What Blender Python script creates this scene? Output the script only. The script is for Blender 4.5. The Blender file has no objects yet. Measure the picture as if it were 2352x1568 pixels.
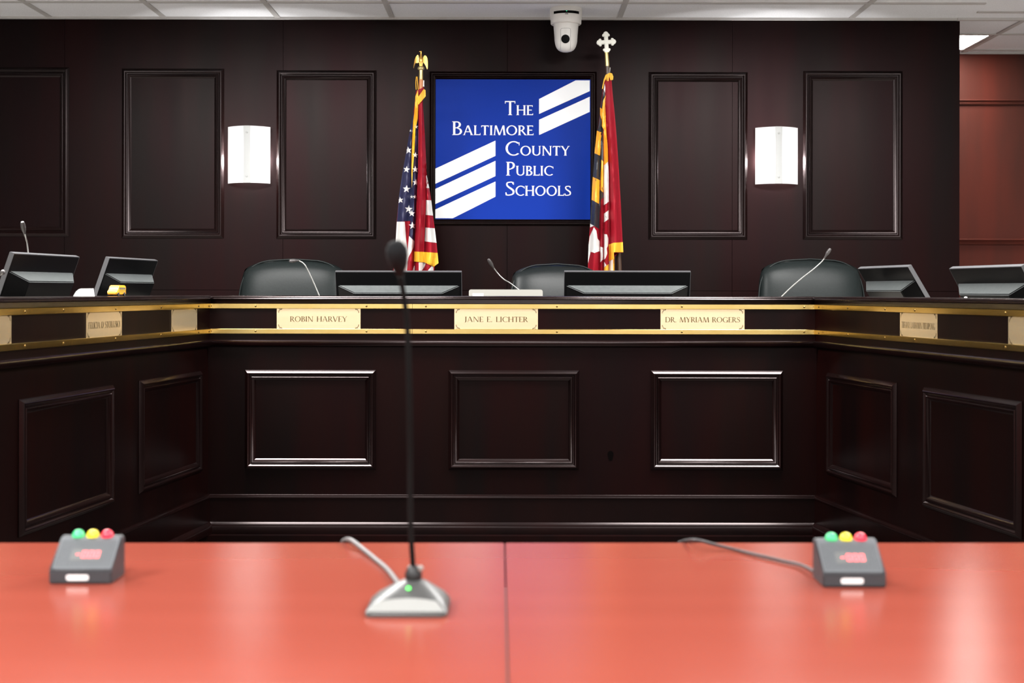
import bpy, bmesh, math, random
from mathutils import Vector, Matrix
random.seed(7)
C = bpy.context.scene.collection
PI = math.pi
# ------------------------------------------------------------------ camera, world, light
F = 3103.0            # focal length in pixels of the 2352 wide frame
EYE = 1.16            # eye height above the hall floor
HOR = 668.0           # the horizon's row in the photo
ROLL = 0.0018
cam = bpy.data.cameras.new('camera'); camo = bpy.data.objects.new('camera', cam); C.objects.link(camo)
cam.sensor_width = 36.0; cam.sensor_fit = 'HORIZONTAL'
cam.lens = F/2352*36
cam.shift_x = 0.0; cam.shift_y = (HOR-784)/2352
camo.location = (0, 0, EYE); camo.rotation_euler = (PI/2, -ROLL, 0)
cam.clip_start = 0.02; cam.clip_end = 60
cam.dof.use_dof = True; cam.dof.focus_distance = 5.75; cam.dof.aperture_fstop = 5.0
sc = bpy.context.scene
sc.camera = camo
w = bpy.data.worlds.new('world'); sc.world = w; w.use_nodes = True
w.node_tree.nodes['Background'].inputs[0].default_value = (1, 1, 1, 1)
w.node_tree.nodes['Background'].inputs[1].default_value = 0.02
vs = sc.view_settings
vs.view_transform = 'Standard'; vs.look = 'None'; vs.gamma = 1.0; vs.use_curve_mapping = False
vs.exposure = 0.0
CEIL = 2.62
def area(x, y, watts, sx=0.6, sy=1.2, z=CEIL-0.012, col=(1, 0.985, 0.96)):
    l = bpy.data.lights.new('ceiling_panel_lamp', 'AREA'); l.shape = 'RECTANGLE'; l.size = sx; l.size_y = sy
    l.energy = watts; l.color = col
    o = bpy.data.objects.new('ceiling_panel_lamp', l); C.objects.link(o); o.location = (x, y, z)
    return o
for x, y, p in ((-2.3, 4.1, 150), (2.3, 4.1, 150), (-2.3, 0.9, 110), (2.3, 0.9, 90), (-0.6, 0.3, 80), (1.2, -0.9, 60),
                (-3.9, -4.7, 78), (-1.3, -4.7, 78), (1.3, -4.7, 78), (3.9, -4.7, 78)):  # rearmost row added unseen, to brighten the wall behind the camera
    area(x, y, p)
for x, p in ((-1.2, 175), (1.2, 175)):     # the row above the dais lies across the room
    area(x, 4.85, p, 1.2, 0.6)

# ------------------------------------------------------------------ pixel helpers
def unroll(x, y):
    return x + ROLL*(y-HOR), y - ROLL*(x-1176)
def P(x, y, Y):
    x, y = unroll(x, y)
    return Vector(((x-1176)*Y/F, Y, EYE-(y-HOR)*Y/F))
# ------------------------------------------------------------------ materials
def mat(name, col, rough=0.5, metal=0.0, emit=None, estr=0.0, spec=0.5, coat=0.0):
    m = bpy.data.materials.new(name); m.use_nodes = True
    b = m.node_tree.nodes['Principled BSDF']
    b.inputs['Base Color'].default_value = (*col, 1); b.inputs['Roughness'].default_value = rough
    b.inputs['Metallic'].default_value = metal; b.inputs['Specular IOR Level'].default_value = spec
    b.inputs['Coat Weight'].default_value = coat
    if emit:
        b.inputs['Emission Color'].default_value = (*emit, 1); b.inputs['Emission Strength'].default_value = estr
    return m
def noise_mat(name, c0, c1, scale, rough=0.4, bump=0.0, detail=4, spec=0.5, lo=0.35, hi=0.65, metal=0.0, rvar=0.0, coords='pos', tint=None, ior=None, streak=False):
    m = mat(name, c0, rough, metal, spec=spec); nt = m.node_tree; N = nt.nodes; L = nt.links; b = N['Principled BSDF']
    if coords == 'pos':
        g = N.new('ShaderNodeNewGeometry'); src = g.outputs['Position']
    else:
        g = N.new('ShaderNodeTexCoord'); src = g.outputs['Object']
    mp = N.new('ShaderNodeMapping'); mp.inputs['Scale'].default_value = scale
    L.new(src, mp.inputs['Vector'])
    nz = N.new('ShaderNodeTexNoise'); nz.inputs['Scale'].default_value = 1; nz.inputs['Detail'].default_value = detail
    L.new(mp.outputs[0], nz.inputs['Vector'])
    cr = N.new('ShaderNodeValToRGB'); cr.color_ramp.elements[0].position = lo; cr.color_ramp.elements[1].position = hi
    cr.color_ramp.elements[0].color = (*c0, 1); cr.color_ramp.elements[1].color = (*c1, 1)
    L.new(nz.outputs['Fac'], cr.inputs[0]); L.new(cr.outputs[0], b.inputs['Base Color'])
    if rvar:
        mr = N.new('ShaderNodeMapRange'); mr.inputs['To Min'].default_value = rough-rvar; mr.inputs['To Max'].default_value = rough+rvar
        L.new(nz.outputs['Fac'], mr.inputs['Value']); L.new(mr.outputs[0], b.inputs['Roughness'])
    if streak:   # stain under the varnish: red and grey-brown streaks along the grain
        m2 = N.new('ShaderNodeMapping'); m2.inputs['Scale'].default_value = (4.2, 4.2, .55); L.new(src, m2.inputs['Vector'])
        n2 = N.new('ShaderNodeTexNoise'); n2.inputs['Scale'].default_value = 1; n2.inputs['Detail'].default_value = 3; L.new(m2.outputs[0], n2.inputs['Vector'])
        c2 = N.new('ShaderNodeValToRGB'); c2.color_ramp.elements[0].position = .36; c2.color_ramp.elements[1].position = .64
        c2.color_ramp.elements[0].color = (1, .60, .64, 1); c2.color_ramp.elements[1].color = (.80, .72, .71, 1)
        L.new(n2.outputs['Fac'], c2.inputs[0]); L.new(c2.outputs[0], b.inputs['Specular Tint'])
    if ior: b.inputs['IOR'].default_value = ior
    if tint: b.inputs['Specular Tint'].default_value = (*tint, 1)
    if bump:
        bp = N.new('ShaderNodeBump'); bp.inputs['Strength'].default_value = bump; bp.inputs['Distance'].default_value = 0.002
        L.new(nz.outputs['Fac'], bp.inputs['Height']); L.new(bp.outputs[0], b.inputs['Normal'])
    return m
M = {}
M['wood'] = noise_mat('dark_mahogany', (0.0046, 0.0007, 0.0005), (0.0013, 0.0004, 0.0004), (7, 7, 0.7), 0.37, detail=6, lo=0.3, hi=0.66, rvar=0.05, ior=1.225, streak=True)
M['wood_recess'] = noise_mat('red_mahogany_veneer', (0.085, 0.019, 0.013), (0.045, 0.017, 0.013), (5, 5, 0.9), 0.45, detail=5, lo=0.3, hi=0.7, spec=0.1)
M['wood_trim'] = noise_mat('dark_mahogany_trim', (0.004, 0.0010, 0.0009), (0.002, 0.0008, 0.0008), (5, 5, 1.0), 0.20, detail=4, spec=0.62, tint=(1, .84, .85))
M['wood_trim_low'] = noise_mat('dark_mahogany_satin_trim', (0.004, 0.0010, 0.0009), (0.002, 0.0008, 0.0008), (5, 5, 1.0), 0.24, detail=4, spec=0.2, tint=(1, .84, .85))
M['wood_black'] = mat('joint_gap', (0.002, 0.0015, 0.0015), 0.8, spec=0.0)
M['table'] = noise_mat('cherry_laminate', (0.33, 0.070, 0.046), (0.30, 0.062, 0.040), (0.8, 16, 16), 0.21, detail=0, spec=0.45, lo=0.0, hi=1.0)
nt = M['table'].node_tree      # laminate: coloured body under a thin clear gloss
_b = nt.nodes['Principled BSDF']; _o = nt.nodes['Material Output']
_d = nt.nodes.new('ShaderNodeBsdfDiffuse'); _g = nt.nodes.new('ShaderNodeBsdfGlossy'); _g.distribution = 'BECKMANN'; _g.inputs['Roughness'].default_value = .21
_f = nt.nodes.new('ShaderNodeFresnel'); _f.inputs['IOR'].default_value = 1.47; _m = nt.nodes.new('ShaderNodeMixShader')
nt.links.new(_b.inputs['Base Color'].links[0].from_socket, _d.inputs['Color'])
nt.links.new(_f.outputs[0], _m.inputs[0]); nt.links.new(_d.outputs[0], _m.inputs[1]); nt.links.new(_g.outputs[0], _m.inputs[2])
nt.links.new(_m.outputs[0], _o.inputs['Surface']); nt.nodes.remove(_b)
M['table_edge'] = mat('cherry_edge', (0.20, 0.03, 0.02), 0.45)
M['ceil'] = noise_mat('ceiling_tile_white', (0.85, 0.87, 0.90), (0.77, 0.79, 0.82), (160, 160, 160), 0.9, bump=0.15, spec=0.1)
M['tbar'] = mat('ceiling_grid_white', (0.50, 0.49, 0.48), 0.5)
M['plaster'] = noise_mat('painted_wall_cream', (0.82, 0.81, 0.79), (0.79, 0.78, 0.76), (3, 3, 3), 0.8, spec=0.2)
M['laminate'] = mat('pale_laminate', (0.62, 0.58, 0.52), 0.4)  # hidden worktop surface made pale to throw light onto the ceiling
M['carpet_dark'] = noise_mat('charcoal_carpet', (0.07, 0.06, 0.055), (0.05, 0.04, 0.038), (220, 220, 220), 0.95, bump=0.4, spec=0.05)
M['carpet'] = noise_mat('brown_carpet', (0.66, 0.62, 0.58), (0.58, 0.54, 0.50), (220, 220, 220), 0.95, bump=0.4, spec=0.05)  # unseen platform carpet made pale to bounce light up to the ceiling
M['brass'] = noise_mat('polished_brass', (0.82, 0.62, 0.24), (0.78, 0.56, 0.19), (9, 9, 30), 0.16, metal=1.0, rvar=0.03)
M['screw'] = mat('brass_screw', (0.22, 0.14, 0.045), 0.35, 1.0)
M['plate'] = noise_mat('satin_brass_plate', (0.80, 0.65, 0.42), (0.77, 0.61, 0.38), (3, 3, 60), 0.26, metal=0.82)
M['engrave'] = mat('engraved_brown', (0.05, 0.032, 0.010), 0.6, spec=0.1)
M['black'] = mat('black_plastic', (0.010, 0.010, 0.011), 0.42)
M['housing'] = mat('monitor_black', (0.0022, 0.0022, 0.0024), 0.36, spec=0.10)
M['black_matte'] = mat('black_matte', (0.004, 0.004, 0.004), 0.6, spec=0.1)
M['grey_plastic'] = noise_mat('charcoal_plastic', (0.050, 0.055, 0.055), (0.042, 0.047, 0.047), (60, 60, 60), 0.45, spec=0.3)
M['silver'] = mat('silver_plastic', (0.60, 0.60, 0.57), 0.35, 0.35)
M['laptop'] = mat('laptop_silver', (0.17, 0.165, 0.148), 0.45, 0.1, spec=0.3)
M['bar_grey'] = mat('pale_grey_plastic', (0.33, 0.34, 0.33), 0.3)
M['edge_silver'] = mat('monitor_edge', (0.05, 0.05, 0.053), 0.35)
M['chrome'] = mat('grey_gooseneck_metal', (0.36, 0.36, 0.345), 0.34, 0.85)
M['foam'] = noise_mat('mic_foam', (0.006, 0.0065, 0.0075), (0.010, 0.011, 0.012), (400, 400, 400), 0.9, bump=0.4, spec=0.2)
M['mic_grey'] = mat('mic_dark_grey', (0.034, 0.030, 0.030), 0.4)
M['leather'] = noise_mat('black_leather', (0.0075, 0.0100, 0.0100), (0.006, 0.008, 0.008), (120, 120, 120), 0.42, bump=0.12, spec=0.13, coords='obj')
M['leather_dark'] = noise_mat('deep_black_leather', (0.007, 0.009, 0.0095), (0.005, 0.007, 0.0075), (120, 120, 120), 0.42, bump=0.12, spec=0.22, coords='obj')  # shaded copy of the leather: the middle chair's shade put into the colour
M['screen'] = mat('screen_glass', (0.006, 0.006, 0.007), 0.12)
M['white_plastic'] = mat('white_plastic', (0.78, 0.77, 0.74), 0.35)
M['lens'] = mat('black_lens', (0.002, 0.002, 0.002), 0.3, spec=0.06)
M['led_green'] = mat('green_led', (0.05, 0.6, 0.1), 0.4, emit=(0.10, 1.0, 0.08), estr=2.2)
M['led_teal'] = mat('teal_led', (0.05, 0.5, 0.2), 0.4, emit=(0.05, 0.9, 0.45), estr=1.2)
M['btn_green'] = mat('green_dome', (0.06, 0.55, 0.20), 0.25, emit=(0.04, 0.62, 0.20), estr=0.45)
M['btn_yellow'] = mat('yellow_dome', (0.85, 0.72, 0.03), 0.25, emit=(0.9, 0.75, 0.02), estr=0.35)
M['btn_red'] = mat('red_dome', (0.80, 0.03, 0.06), 0.22, emit=(0.8, 0.02, 0.06), estr=0.45)
M['digit'] = mat('red_digit', (0.9, 0.1, 0.1), 0.5, emit=(1.0, 0.13, 0.16), estr=2.6)
M['digit_off'] = mat('display_window', (0.16, 0.17, 0.17), 0.4)
M['timer'] = mat('timer_charcoal', (0.030, 0.033, 0.038), 0.45)
M['timer_face'] = mat('timer_face_grey', (0.15, 0.165, 0.18), 0.5)  # lighter than the casing: light on the sloping face put into colour
M['mic_base'] = mat('mic_base_grey', (0.065, 0.067, 0.067), 0.4)
M['label_white'] = mat('white_print', (0.80, 0.80, 0.80), 0.5)
M['blue'] = mat('sign_blue', (0.004, 0.026, 0.25), 0.42, spec=0.06)
M['sign_white'] = mat('sign_white', (0.76, 0.78, 0.80), 0.42)
M['gold'] = mat('gold_finial', (0.80, 0.46, 0.11), 0.32, 0.9)
M['brass_tube'] = mat('brass_ferrule', (0.62, 0.50, 0.22), 0.3, 0.8)
M['pearl'] = mat('silver_cross', (0.62, 0.62, 0.56), 0.35, 0.3)
M['oak'] = mat('oak_pole', (0.50, 0.19, 0.06), 0.4)
M['walnut'] = mat('walnut_pole', (0.055, 0.030, 0.020), 0.35)
M['fl_red'] = noise_mat('flag_red', (0.27, 0.008, 0.018), (0.22, 0.006, 0.014), (60, 60, 9), 0.55, spec=0.15)
M['fl_white'] = mat('flag_white', (0.64, 0.63, 0.61), 0.6)
M['fl_navy'] = mat('flag_navy', (0.013, 0.014, 0.050), 0.55)
M['fl_black'] = mat('flag_black', (0.018, 0.020, 0.024), 0.45)
M['fl_gold'] = mat('flag_gold', (0.82, 0.36, 0.022), 0.5)
M['fringe'] = noise_mat('gold_fringe', (0.85, 0.48, 0.03), (0.60, 0.27, 0.012), (420, 420, 8), 0.6, bump=0.5, lo=0.42, hi=0.6)
M['cable'] = mat('grey_cable', (0.14, 0.13, 0.13), 0.5)
M['cable_black'] = mat('black_cable', (0.03, 0.025, 0.027), 0.5)
M['bus'] = mat('bus_yellow', (0.85, 0.36, 0.02), 0.35)
M['bus_glass'] = mat('bus_window', (0.13, 0.13, 0.10), 0.3)
M['bus_pale'] = mat('bus_windscreen', (0.55, 0.52, 0.46), 0.3)
M['rubber'] = mat('black_rubber', (0.012, 0.012, 0.012), 0.8)
M['paper'] = mat('white_card', (0.84, 0.84, 0.84), 0.7)
M['strip'] = mat('grey_metal_strip', (0.43, 0.44, 0.44), 0.45, 0.0, spec=0.2)
M['diffuser'] = mat('lit_diffuser', (0.9, 0.9, 0.9), 0.6, emit=(1, 0.99, 0.96), estr=46.0)
# frosted sconce glass: lets the bulbs behind it shine through
m = bpy.data.materials.new('frosted_glass'); m.use_nodes = True
nt = m.node_tree; nt.nodes.clear()
out = nt.nodes.new('ShaderNodeOutputMaterial'); mx = nt.nodes.new('ShaderNodeMixShader'); mx.inputs[0].default_value = 0.65
df = nt.nodes.new('ShaderNodeBsdfDiffuse'); df.inputs[0].default_value = (0.9, 0.9, 0.9, 1)
tr = nt.nodes.new('ShaderNodeBsdfTranslucent'); tr.inputs[0].default_value = (0.95, 0.95, 0.96, 1)
nt.links.new(df.outputs[0], mx.inputs[1]); nt.links.new(tr.outputs[0], mx.inputs[2]); nt.links.new(mx.outputs[0], out.inputs[0])
M['frost'] = m
# ------------------------------------------------------------------ mesh helpers
def obj(name, bm, mats, parent=None, smooth=None, tri=False):
    me = bpy.data.meshes.new(name)
    bmesh.ops.recalc_face_normals(bm, faces=bm.faces)
    bm.to_mesh(me); bm.free()
    for k in (mats if isinstance(mats, (list, tuple)) else [mats]):
        me.materials.append(M[k])
    if smooth is not None:
        me.polygons.foreach_set('use_smooth', [True]*len(me.polygons))
        if smooth < 180: me.set_sharp_from_angle(angle=math.radians(smooth))
    o = bpy.data.objects.new(name, me); C.objects.link(o)
    if parent: o.parent = parent
    return o
def tag(o, label, cat, group=None):
    o['label'] = label; o['category'] = cat
    if group: o['group'] = group
    return o
def thing(name, label, cat, loc=(0, 0, 0), rz=0.0, group=None):
    o = bpy.data.objects.new(name, None); C.objects.link(o); o.empty_display_size = 0.05
    o.location = loc; o.rotation_euler = (0, 0, rz)
    return tag(o, label, cat, group)
def struct(name, bm, mats, smooth=None, parent=None):
    o = obj(name, bm, mats, parent, smooth); o['kind'] = 'structure'; return o
def B(): return bmesh.new()
def box(bm, x0, x1, y0, y1, z0, z1, mi=0, bev=0.0, X=None):
    t = bmesh.new() if bev or X is not None else bm
    v = [t.verts.new((x, y, z)) for x in (x0, x1) for y in (y0, y1) for z in (z0, z1)]
    fs = [t.faces.new([v[i] for i in f]) for f in ((0, 1, 3, 2), (4, 6, 7, 5), (0, 4, 5, 1), (2, 3, 7, 6), (0, 2, 6, 4), (1, 5, 7, 3))]
    for f in fs: f.material_index = mi
    if t is not bm:
        if bev:
            bmesh.ops.bevel(t, geom=t.edges[:], offset=bev, segments=2, affect='EDGES')
            for f in t.faces: f.material_index = mi
        if X is not None: bmesh.ops.transform(t, matrix=X, verts=t.verts)
        join(bm, t)
def join(bm, t):
    me = bpy.data.meshes.new('tmp'); t.to_mesh(me); t.free(); bm.from_mesh(me); bpy.data.meshes.remove(me)
def tube(bm, pts, r, seg=10, mi=0, cap=True):
    pts = [Vector(p) for p in pts]; n = len(pts)
    rs = r if isinstance(r, (list, tuple)) else [r]*n
    rings = []
    up = None
    for i, p in enumerate(pts):
        d = (pts[min(i+1, n-1)]-pts[max(i-1, 0)]).normalized()
        if up is None:
            up = Vector((0, 0, 1)) if abs(d.z) < 0.9 else Vector((1, 0, 0))
        a = (up - d*up.dot(d)).normalized(); b = d.cross(a); up = a
        rings.append([bm.verts.new(p+(a*math.cos(2*PI*k/seg)+b*math.sin(2*PI*k/seg))*rs[i]) for k in range(seg)])
    for i in range(n-1):
        for k in range(seg):
            f = bm.faces.new((rings[i][k], rings[i][(k+1) % seg], rings[i+1][(k+1) % seg], rings[i+1][k])); f.material_index = mi
    if cap:
        for rg in (rings[0], rings[-1]):
            f = bm.faces.new(rg); f.material_index = mi
def lathe(bm, prof, seg=24, mi=0, X=None):
    """prof: (r, z) from bottom to top, round the z axis"""
    t = bmesh.new() if X is not None else bm
    rings = []
    for r, z in prof:
        if r < 1e-6: rings.append([t.verts.new((0, 0, z))])
        else: rings.append([t.verts.new((r*math.cos(2*PI*k/seg), r*math.sin(2*PI*k/seg), z)) for k in range(seg)])
    for i in range(len(rings)-1):
        a, b = rings[i], rings[i+1]
        for k in range(seg):
            q = [a[k % len(a)], a[(k+1) % len(a)], b[(k+1) % len(b)], b[k % len(b)]]
            q = list(dict.fromkeys(q))
            if len(q) > 2:
                f = t.faces.new(q); f.material_index = mi
    for rg in (rings[0], rings[-1]):
        if len(rg) > 2:
            f = t.faces.new(rg); f.material_index = mi
    if X is not None:
        bmesh.ops.transform(t, matrix=X, verts=t.verts); join(bm, t)
def smoothpts(pts, n=8):
    pts = [Vector(p) for p in pts]; out = []
    for i in range(len(pts)-1):
        p0 = pts[max(i-1, 0)]; p1 = pts[i]; p2 = pts[i+1]; p3 = pts[min(i+2, len(pts)-1)]
        for k in range(n):
            t = k/n
            out.append(0.5*((2*p1)+(p2-p0)*t+(2*p0-5*p1+4*p2-p3)*t*t+(3*p1-p0-3*p2+p3)*t**3))
    out.append(pts[-1]); return out
def extr(bm, poly, d0, d1, ax='y', mi=0):
    """extrude a 2D polygon (u, v) between d0 and d1; ax y: (u, d, v), ax x: (d, u, v), ax z: (u, v, d)"""
    mk = {'y': lambda u, v, d: (u, d, v), 'x': lambda u, v, d: (d, u, v), 'z': lambda u, v, d: (u, v, d)}[ax]
    a = [bm.verts.new(mk(u, v, d0)) for u, v in poly]; b = [bm.verts.new(mk(u, v, d1)) for u, v in poly]
    n = len(poly)
    fs = [bm.faces.new(a), bm.faces.new(b)]
    for i in range(n): fs.append(bm.faces.new((a[i], a[(i+1) % n], b[(i+1) % n], b[i])))
    for f in fs: f.material_index = mi
def rrect(x0, x1, z0, z1, r, n=4):
    p = []
    for cx, cz, a in ((x1-r, z1-r, 0), (x0+r, z1-r, 90), (x0+r, z0+r, 180), (x1-r, z0+r, 270)):
        for k in range(n+1):
            t = math.radians(a+90*k/n); p.append((cx+r*math.cos(t), cz+r*math.sin(t)))
    return p
def frame_mould(bm, x0, x1, z0, z1, prof, y=0.0, mi=0):
    """mitred rectangular moulding standing off the plane y towards -y; prof: (t inwards from the outer edge, h)"""
    cs = ((x0, z0, 1, 1), (x1, z0, -1, 1), (x1, z1, -1, -1), (x0, z1, 1, -1))
    rings = [[bm.verts.new((cx+sx*t, y-h, cz+sz*t)) for t, h in prof] for cx, cz, sx, sz in cs]
    for k in range(4):
        a, b = rings[k], rings[(k+1) % 4]
        for i in range(len(prof)-1):
            f = bm.faces.new((a[i], a[i+1], b[i+1], b[i])); f.material_index = mi
def bead_profile(wd, hs=1.0):
    base = ((0, 0), (0, .003), (.0095, .0135), (.0125, .0152), (.0160, .0146), (.0195, .0112), (.0215, .0086), (.0245, .0080), (.0260, .0104),
            (.0283, .0121), (.0310, .0112), (.0410, .0018), (.043, 0))
    return [(t*wd/0.043, h*hs) for t, h in base]
# ------------------------------------------------------------------ lettering (own serif capitals)
def glyph(ch, T, t):
    """polygons of one capital in a unit cap height, and its width"""
    o = []
    def V(x, y0=0, y1=1, w=T): o.append([(x-w/2, y0), (x+w/2, y0), (x+w/2, y1), (x-w/2, y1)])
    def D(x0, y0, x1, y1, w): o.append([(x0-w/2, y0), (x0+w/2, y0), (x1+w/2, y1), (x1-w/2, y1)])
    def H(x0, x1, y, w=t): o.append([(x0, y-w/2), (x1, y-w/2), (x1, y+w/2), (x0, y+w/2)])
    s = 0.035
    def SF(x, y, L=0.24):
        o.append([(x-L/2, 0), (x+L/2, 0), (x+L/2-.02, s), (x-L/2+.02, s)] if y == 0 else [(x-L/2+.02, 1-s), (x+L/2-.02, 1-s), (x+L/2, 1), (x-L/2, 1)])
    def R(cx, cy, rx, ry, a0, a1, tx=T, ty=t, n=20):
        for k in range(n):
            a = math.radians(a0+(a1-a0)*k/n); b = math.radians(a0+(a1-a0)*(k+1)/n)
            f = lambda q: ((cx+rx*math.cos(q), cy+ry*math.sin(q)), (cx+(rx-tx)*math.cos(q), cy+(ry-ty)*math.sin(q)))
            (p, q), (r_, s_) = f(a), f(b)
            o.append([p, r_, s_, q])
    W = 0.6
    if ch == 'A': D(.10, 0, .37, 1, t); D(.40, 1, .68, 0, T); H(.18, .56, .34); SF(.10, 0, .2); SF(.68, 0, .24); W = .80
    elif ch == 'B':
        V(.14); SF(.10, 0, .16); SF(.10, 1, .16); H(.14, .30, 1-t/2); H(.14, .32, .53); H(.14, .32, t/2)
        R(.29, .765, .21, .235, -90, 90); R(.31, .265, .25, .265, -90, 90); W = .60
    elif ch in 'CG':
        R(.46, .5, .42, .515, 48, 312); V(.745, .72, .93, .035)
        if ch == 'C': W = .78
        else: V(.72, .03, .44); SF2 = [(.58, .42), (.80, .42), (.80, .45), (.58, .45)]; o.append(SF2); W = .84
    elif ch == 'D': V(.14); SF(.10, 0, .16); SF(.10, 1, .16); H(.14, .36, 1-t/2); H(.14, .36, t/2); R(.34, .5, .42, .5, -90, 90, n=26); W = .80
    elif ch == 'E': V(.14); SF(.11, 0, .2); SF(.11, 1, .2); H(.14, .50, 1-t/2); H(.14, .44, .52); H(.14, .52, t/2); V(.49, .84, 1, .035); V(.52, 0, .18, .035); W = .56
    elif ch == 'F': V(.14); SF(.14, 0); SF(.11, 1, .2); H(.14, .48, 1-t/2); H(.14, .42, .52); V(.475, .84, 1, .035); W = .52
    elif ch == 'H': V(.14); V(.66); H(.14, .66, .52); [SF(x, y) for x in (.14, .66) for y in (0, 1)]; W = .80
    elif ch == 'I': V(.15); SF(.15, 0); SF(.15, 1); W = .30
    elif ch == 'J': V(.26, .1, 1); SF(.26, 1); R(.09, .12, .225, .24, -100, 0, T, t); W = .40
    elif ch == 'K': V(.14); SF(.14, 0); SF(.14, 1); D(.20, .46, .60, 1, t); D(.30, .58, .64, 0, T); SF(.60, 1, .2); SF(.66, 0, .22); W = .74
    elif ch == 'L': V(.14); SF(.11, 0, .2); SF(.14, 1); H(.14, .52, t/2); V(.52, 0, .2, .035); W = .56
    elif ch == 'M': D(.10, 0, .18, 1, t); D(.20, 1, .48, 0, T); D(.49, 0, .76, 1, t); D(.78, 1, .86, 0, T); SF(.10, 0, .18); SF(.86, 0, .22); W = .96
    elif ch == 'N': V(.14, 0, 1, t); D(.15, 1, .68, 0, T); V(.70, 0, 1, t); SF(.14, 0, .2); SF(.10, 1, .16); SF(.70, 1, .2); W = .84
    elif ch in 'OQ': R(.45, .5, .41, .515, 0, 360, n=32); W = .90
    elif ch in 'PR':
        V(.14); SF(.14, 0); SF(.10, 1, .16); H(.14, .30, 1-t/2); H(.14, .30, .47); R(.29, .735, .23, .265, -90, 90)
        if ch == 'P': W = .56
        else: D(.32, .47, .60, 0, T); SF(.61, 0, .16); W = .66
    elif ch == 'S':
        pts = smoothpts([(.46, .84, 0), (.40, .96, 0), (.27, 1.0-t/2, 0), (.13, .92, 0), (.11, .76, 0), (.20, .62, 0), (.36, .48, 0), (.47, .34, 0), (.46, .15, 0), (.34, .03+t/2, 0), (.20, t/2, 0), (.09, .06, 0), (.05, .2, 0)], 4)
        n = len(pts)
        pr = []
        for i, p in enumerate(pts):
            d = (pts[min(i+1, n-1)]-pts[max(i-1, 0)]).normalized(); nn = Vector((-d.y, d.x, 0))
            wd = (t + (T-t)*math.exp(-((i/n-.5)/.17)**2))/2
            pr.append(((p+nn*wd)[:2], (p-nn*wd)[:2]))
        for a, b in zip(pr, pr[1:]): o.append([a[0], b[0], b[1], a[1]])
        V(.475, .78, .97, .035); V(.055, .03, .24, .035); W = .56
    elif ch == 'T': V(.32); SF(.32, 0); H(.04, .60, 1-t/2); V(.055, .82, 1, .035); V(.585, .82, 1, .035); W = .64
    elif ch == 'U': V(.14, .3, 1); V(.64, .28, 1, t); R(.39, .31, .305, .32, 180, 360, T*.9, t); SF(.14, 1); SF(.64, 1, .2); W = .78
    elif ch == 'V': D(.10, 1, .38, 0, T); D(.40, 0, .66, 1, t); SF(.10, 1); SF(.66, 1, .2); W = .76
    elif ch == 'W': D(.10, 1, .34, 0, T); D(.35, 0, .56, 1, t); D(.55, 1, .79, 0, T); D(.80, 0, 1.0, 1, t); SF(.10, 1); SF(1.0, 1, .2); W = 1.1
    elif ch == 'Y': D(.10, 1, .36, .48, T); D(.62, 1, .38, .48, t); V(.37, 0, .5); SF(.37, 0); SF(.10, 1, .22); SF(.62, 1, .2); W = .72
    elif ch == '.': V(.12, 0, .11, .11); W = .24
    elif ch == ' ': W = .42
    return o, W
def lettering(bm, runs, x0, x1, z, y, cap, T=.12, t=.06, mi=0, thick=.0006):
    """runs: list of (text, relative cap height); laid from x0 to x1 on the baseline z, standing off y towards -y"""
    tot = 0; items = []
    for s, h in runs:
        for ch in s:
            g, W = glyph(ch, T/h**.3, t/h**.3); items.append((g, tot, h)); tot += W*h
    k = (x1-x0)/tot
    for g, off, h in items:
        for poly in g:
            pts = [(x0+(off+u*h)*k, z+v*h*cap) for u, v in poly]
            a = [bm.verts.new((u, y-thick-2e-5*(len(bm.faces) % 40), v)) for u, v in pts]
            bm.faces.new(a).material_index = mi
# ------------------------------------------------------------------ the room
WALL = 7.225     # feature wall
REC = 8.24       # recessed wall beside it
def wx(x, y=358): return P(x, y, WALL).x
def wz(y, x=1176): return P(x, y, WALL).z
bm = B(); box(bm, -6.2, 6.2, -5.6, 8.6, -0.1, 0.0); struct('floor', bm, 'carpet_dark')
bm = B(); box(bm, -6.2, 6.2, -5.6, 8.6, CEIL, CEIL+0.08); struct('ceiling', bm, 'ceil')
bm = B(); box(bm, -6.2, 6.2, -5.7, -5.6, 0, CEIL); struct('wall_behind', bm, 'plaster')
bm = B(); box(bm, -6.3, -6.2, -5.6, 8.6, 0, CEIL); struct('wall_left', bm, 'plaster')
bm = B(); box(bm, 6.2, 6.3, -5.6, 8.6, 0, CEIL); struct('wall_right', bm, 'plaster')
# feature wall of 4 ft veneer boards with 2 mm joints over a dark backing
XR = wx(2204); bm = B()
seams = [wx(148)-1.21*k for k in (3, 2, 1)] + [wx(148), wx(650), wx(1165), wx(1682), XR]
zj = wz(667)
for a, b in zip(seams, seams[1:]):
    last = b == XR
    box(bm, a+.001, b-(0 if last else .001), WALL, WALL+.02, zj+.001, CEIL-.012)
    box(bm, a+.001, b-(0 if last else .001), WALL, WALL+.02, .2, zj-.001)
box(bm, seams[0], XR-.004, WALL+.02, WALL+.11, .2, CEIL-.002, 1)
box(bm, XR-.022, XR, WALL+.02, WALL+.11, .2, CEIL-.012)
struct('wall_back', bm, ['wood', 'wood_black'])
bm = B(); box(bm, -6.2, seams[0], WALL+.02, WALL+.11, 0, CEIL-.002); struct('wall_back_plain', bm, 'plaster')
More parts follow.
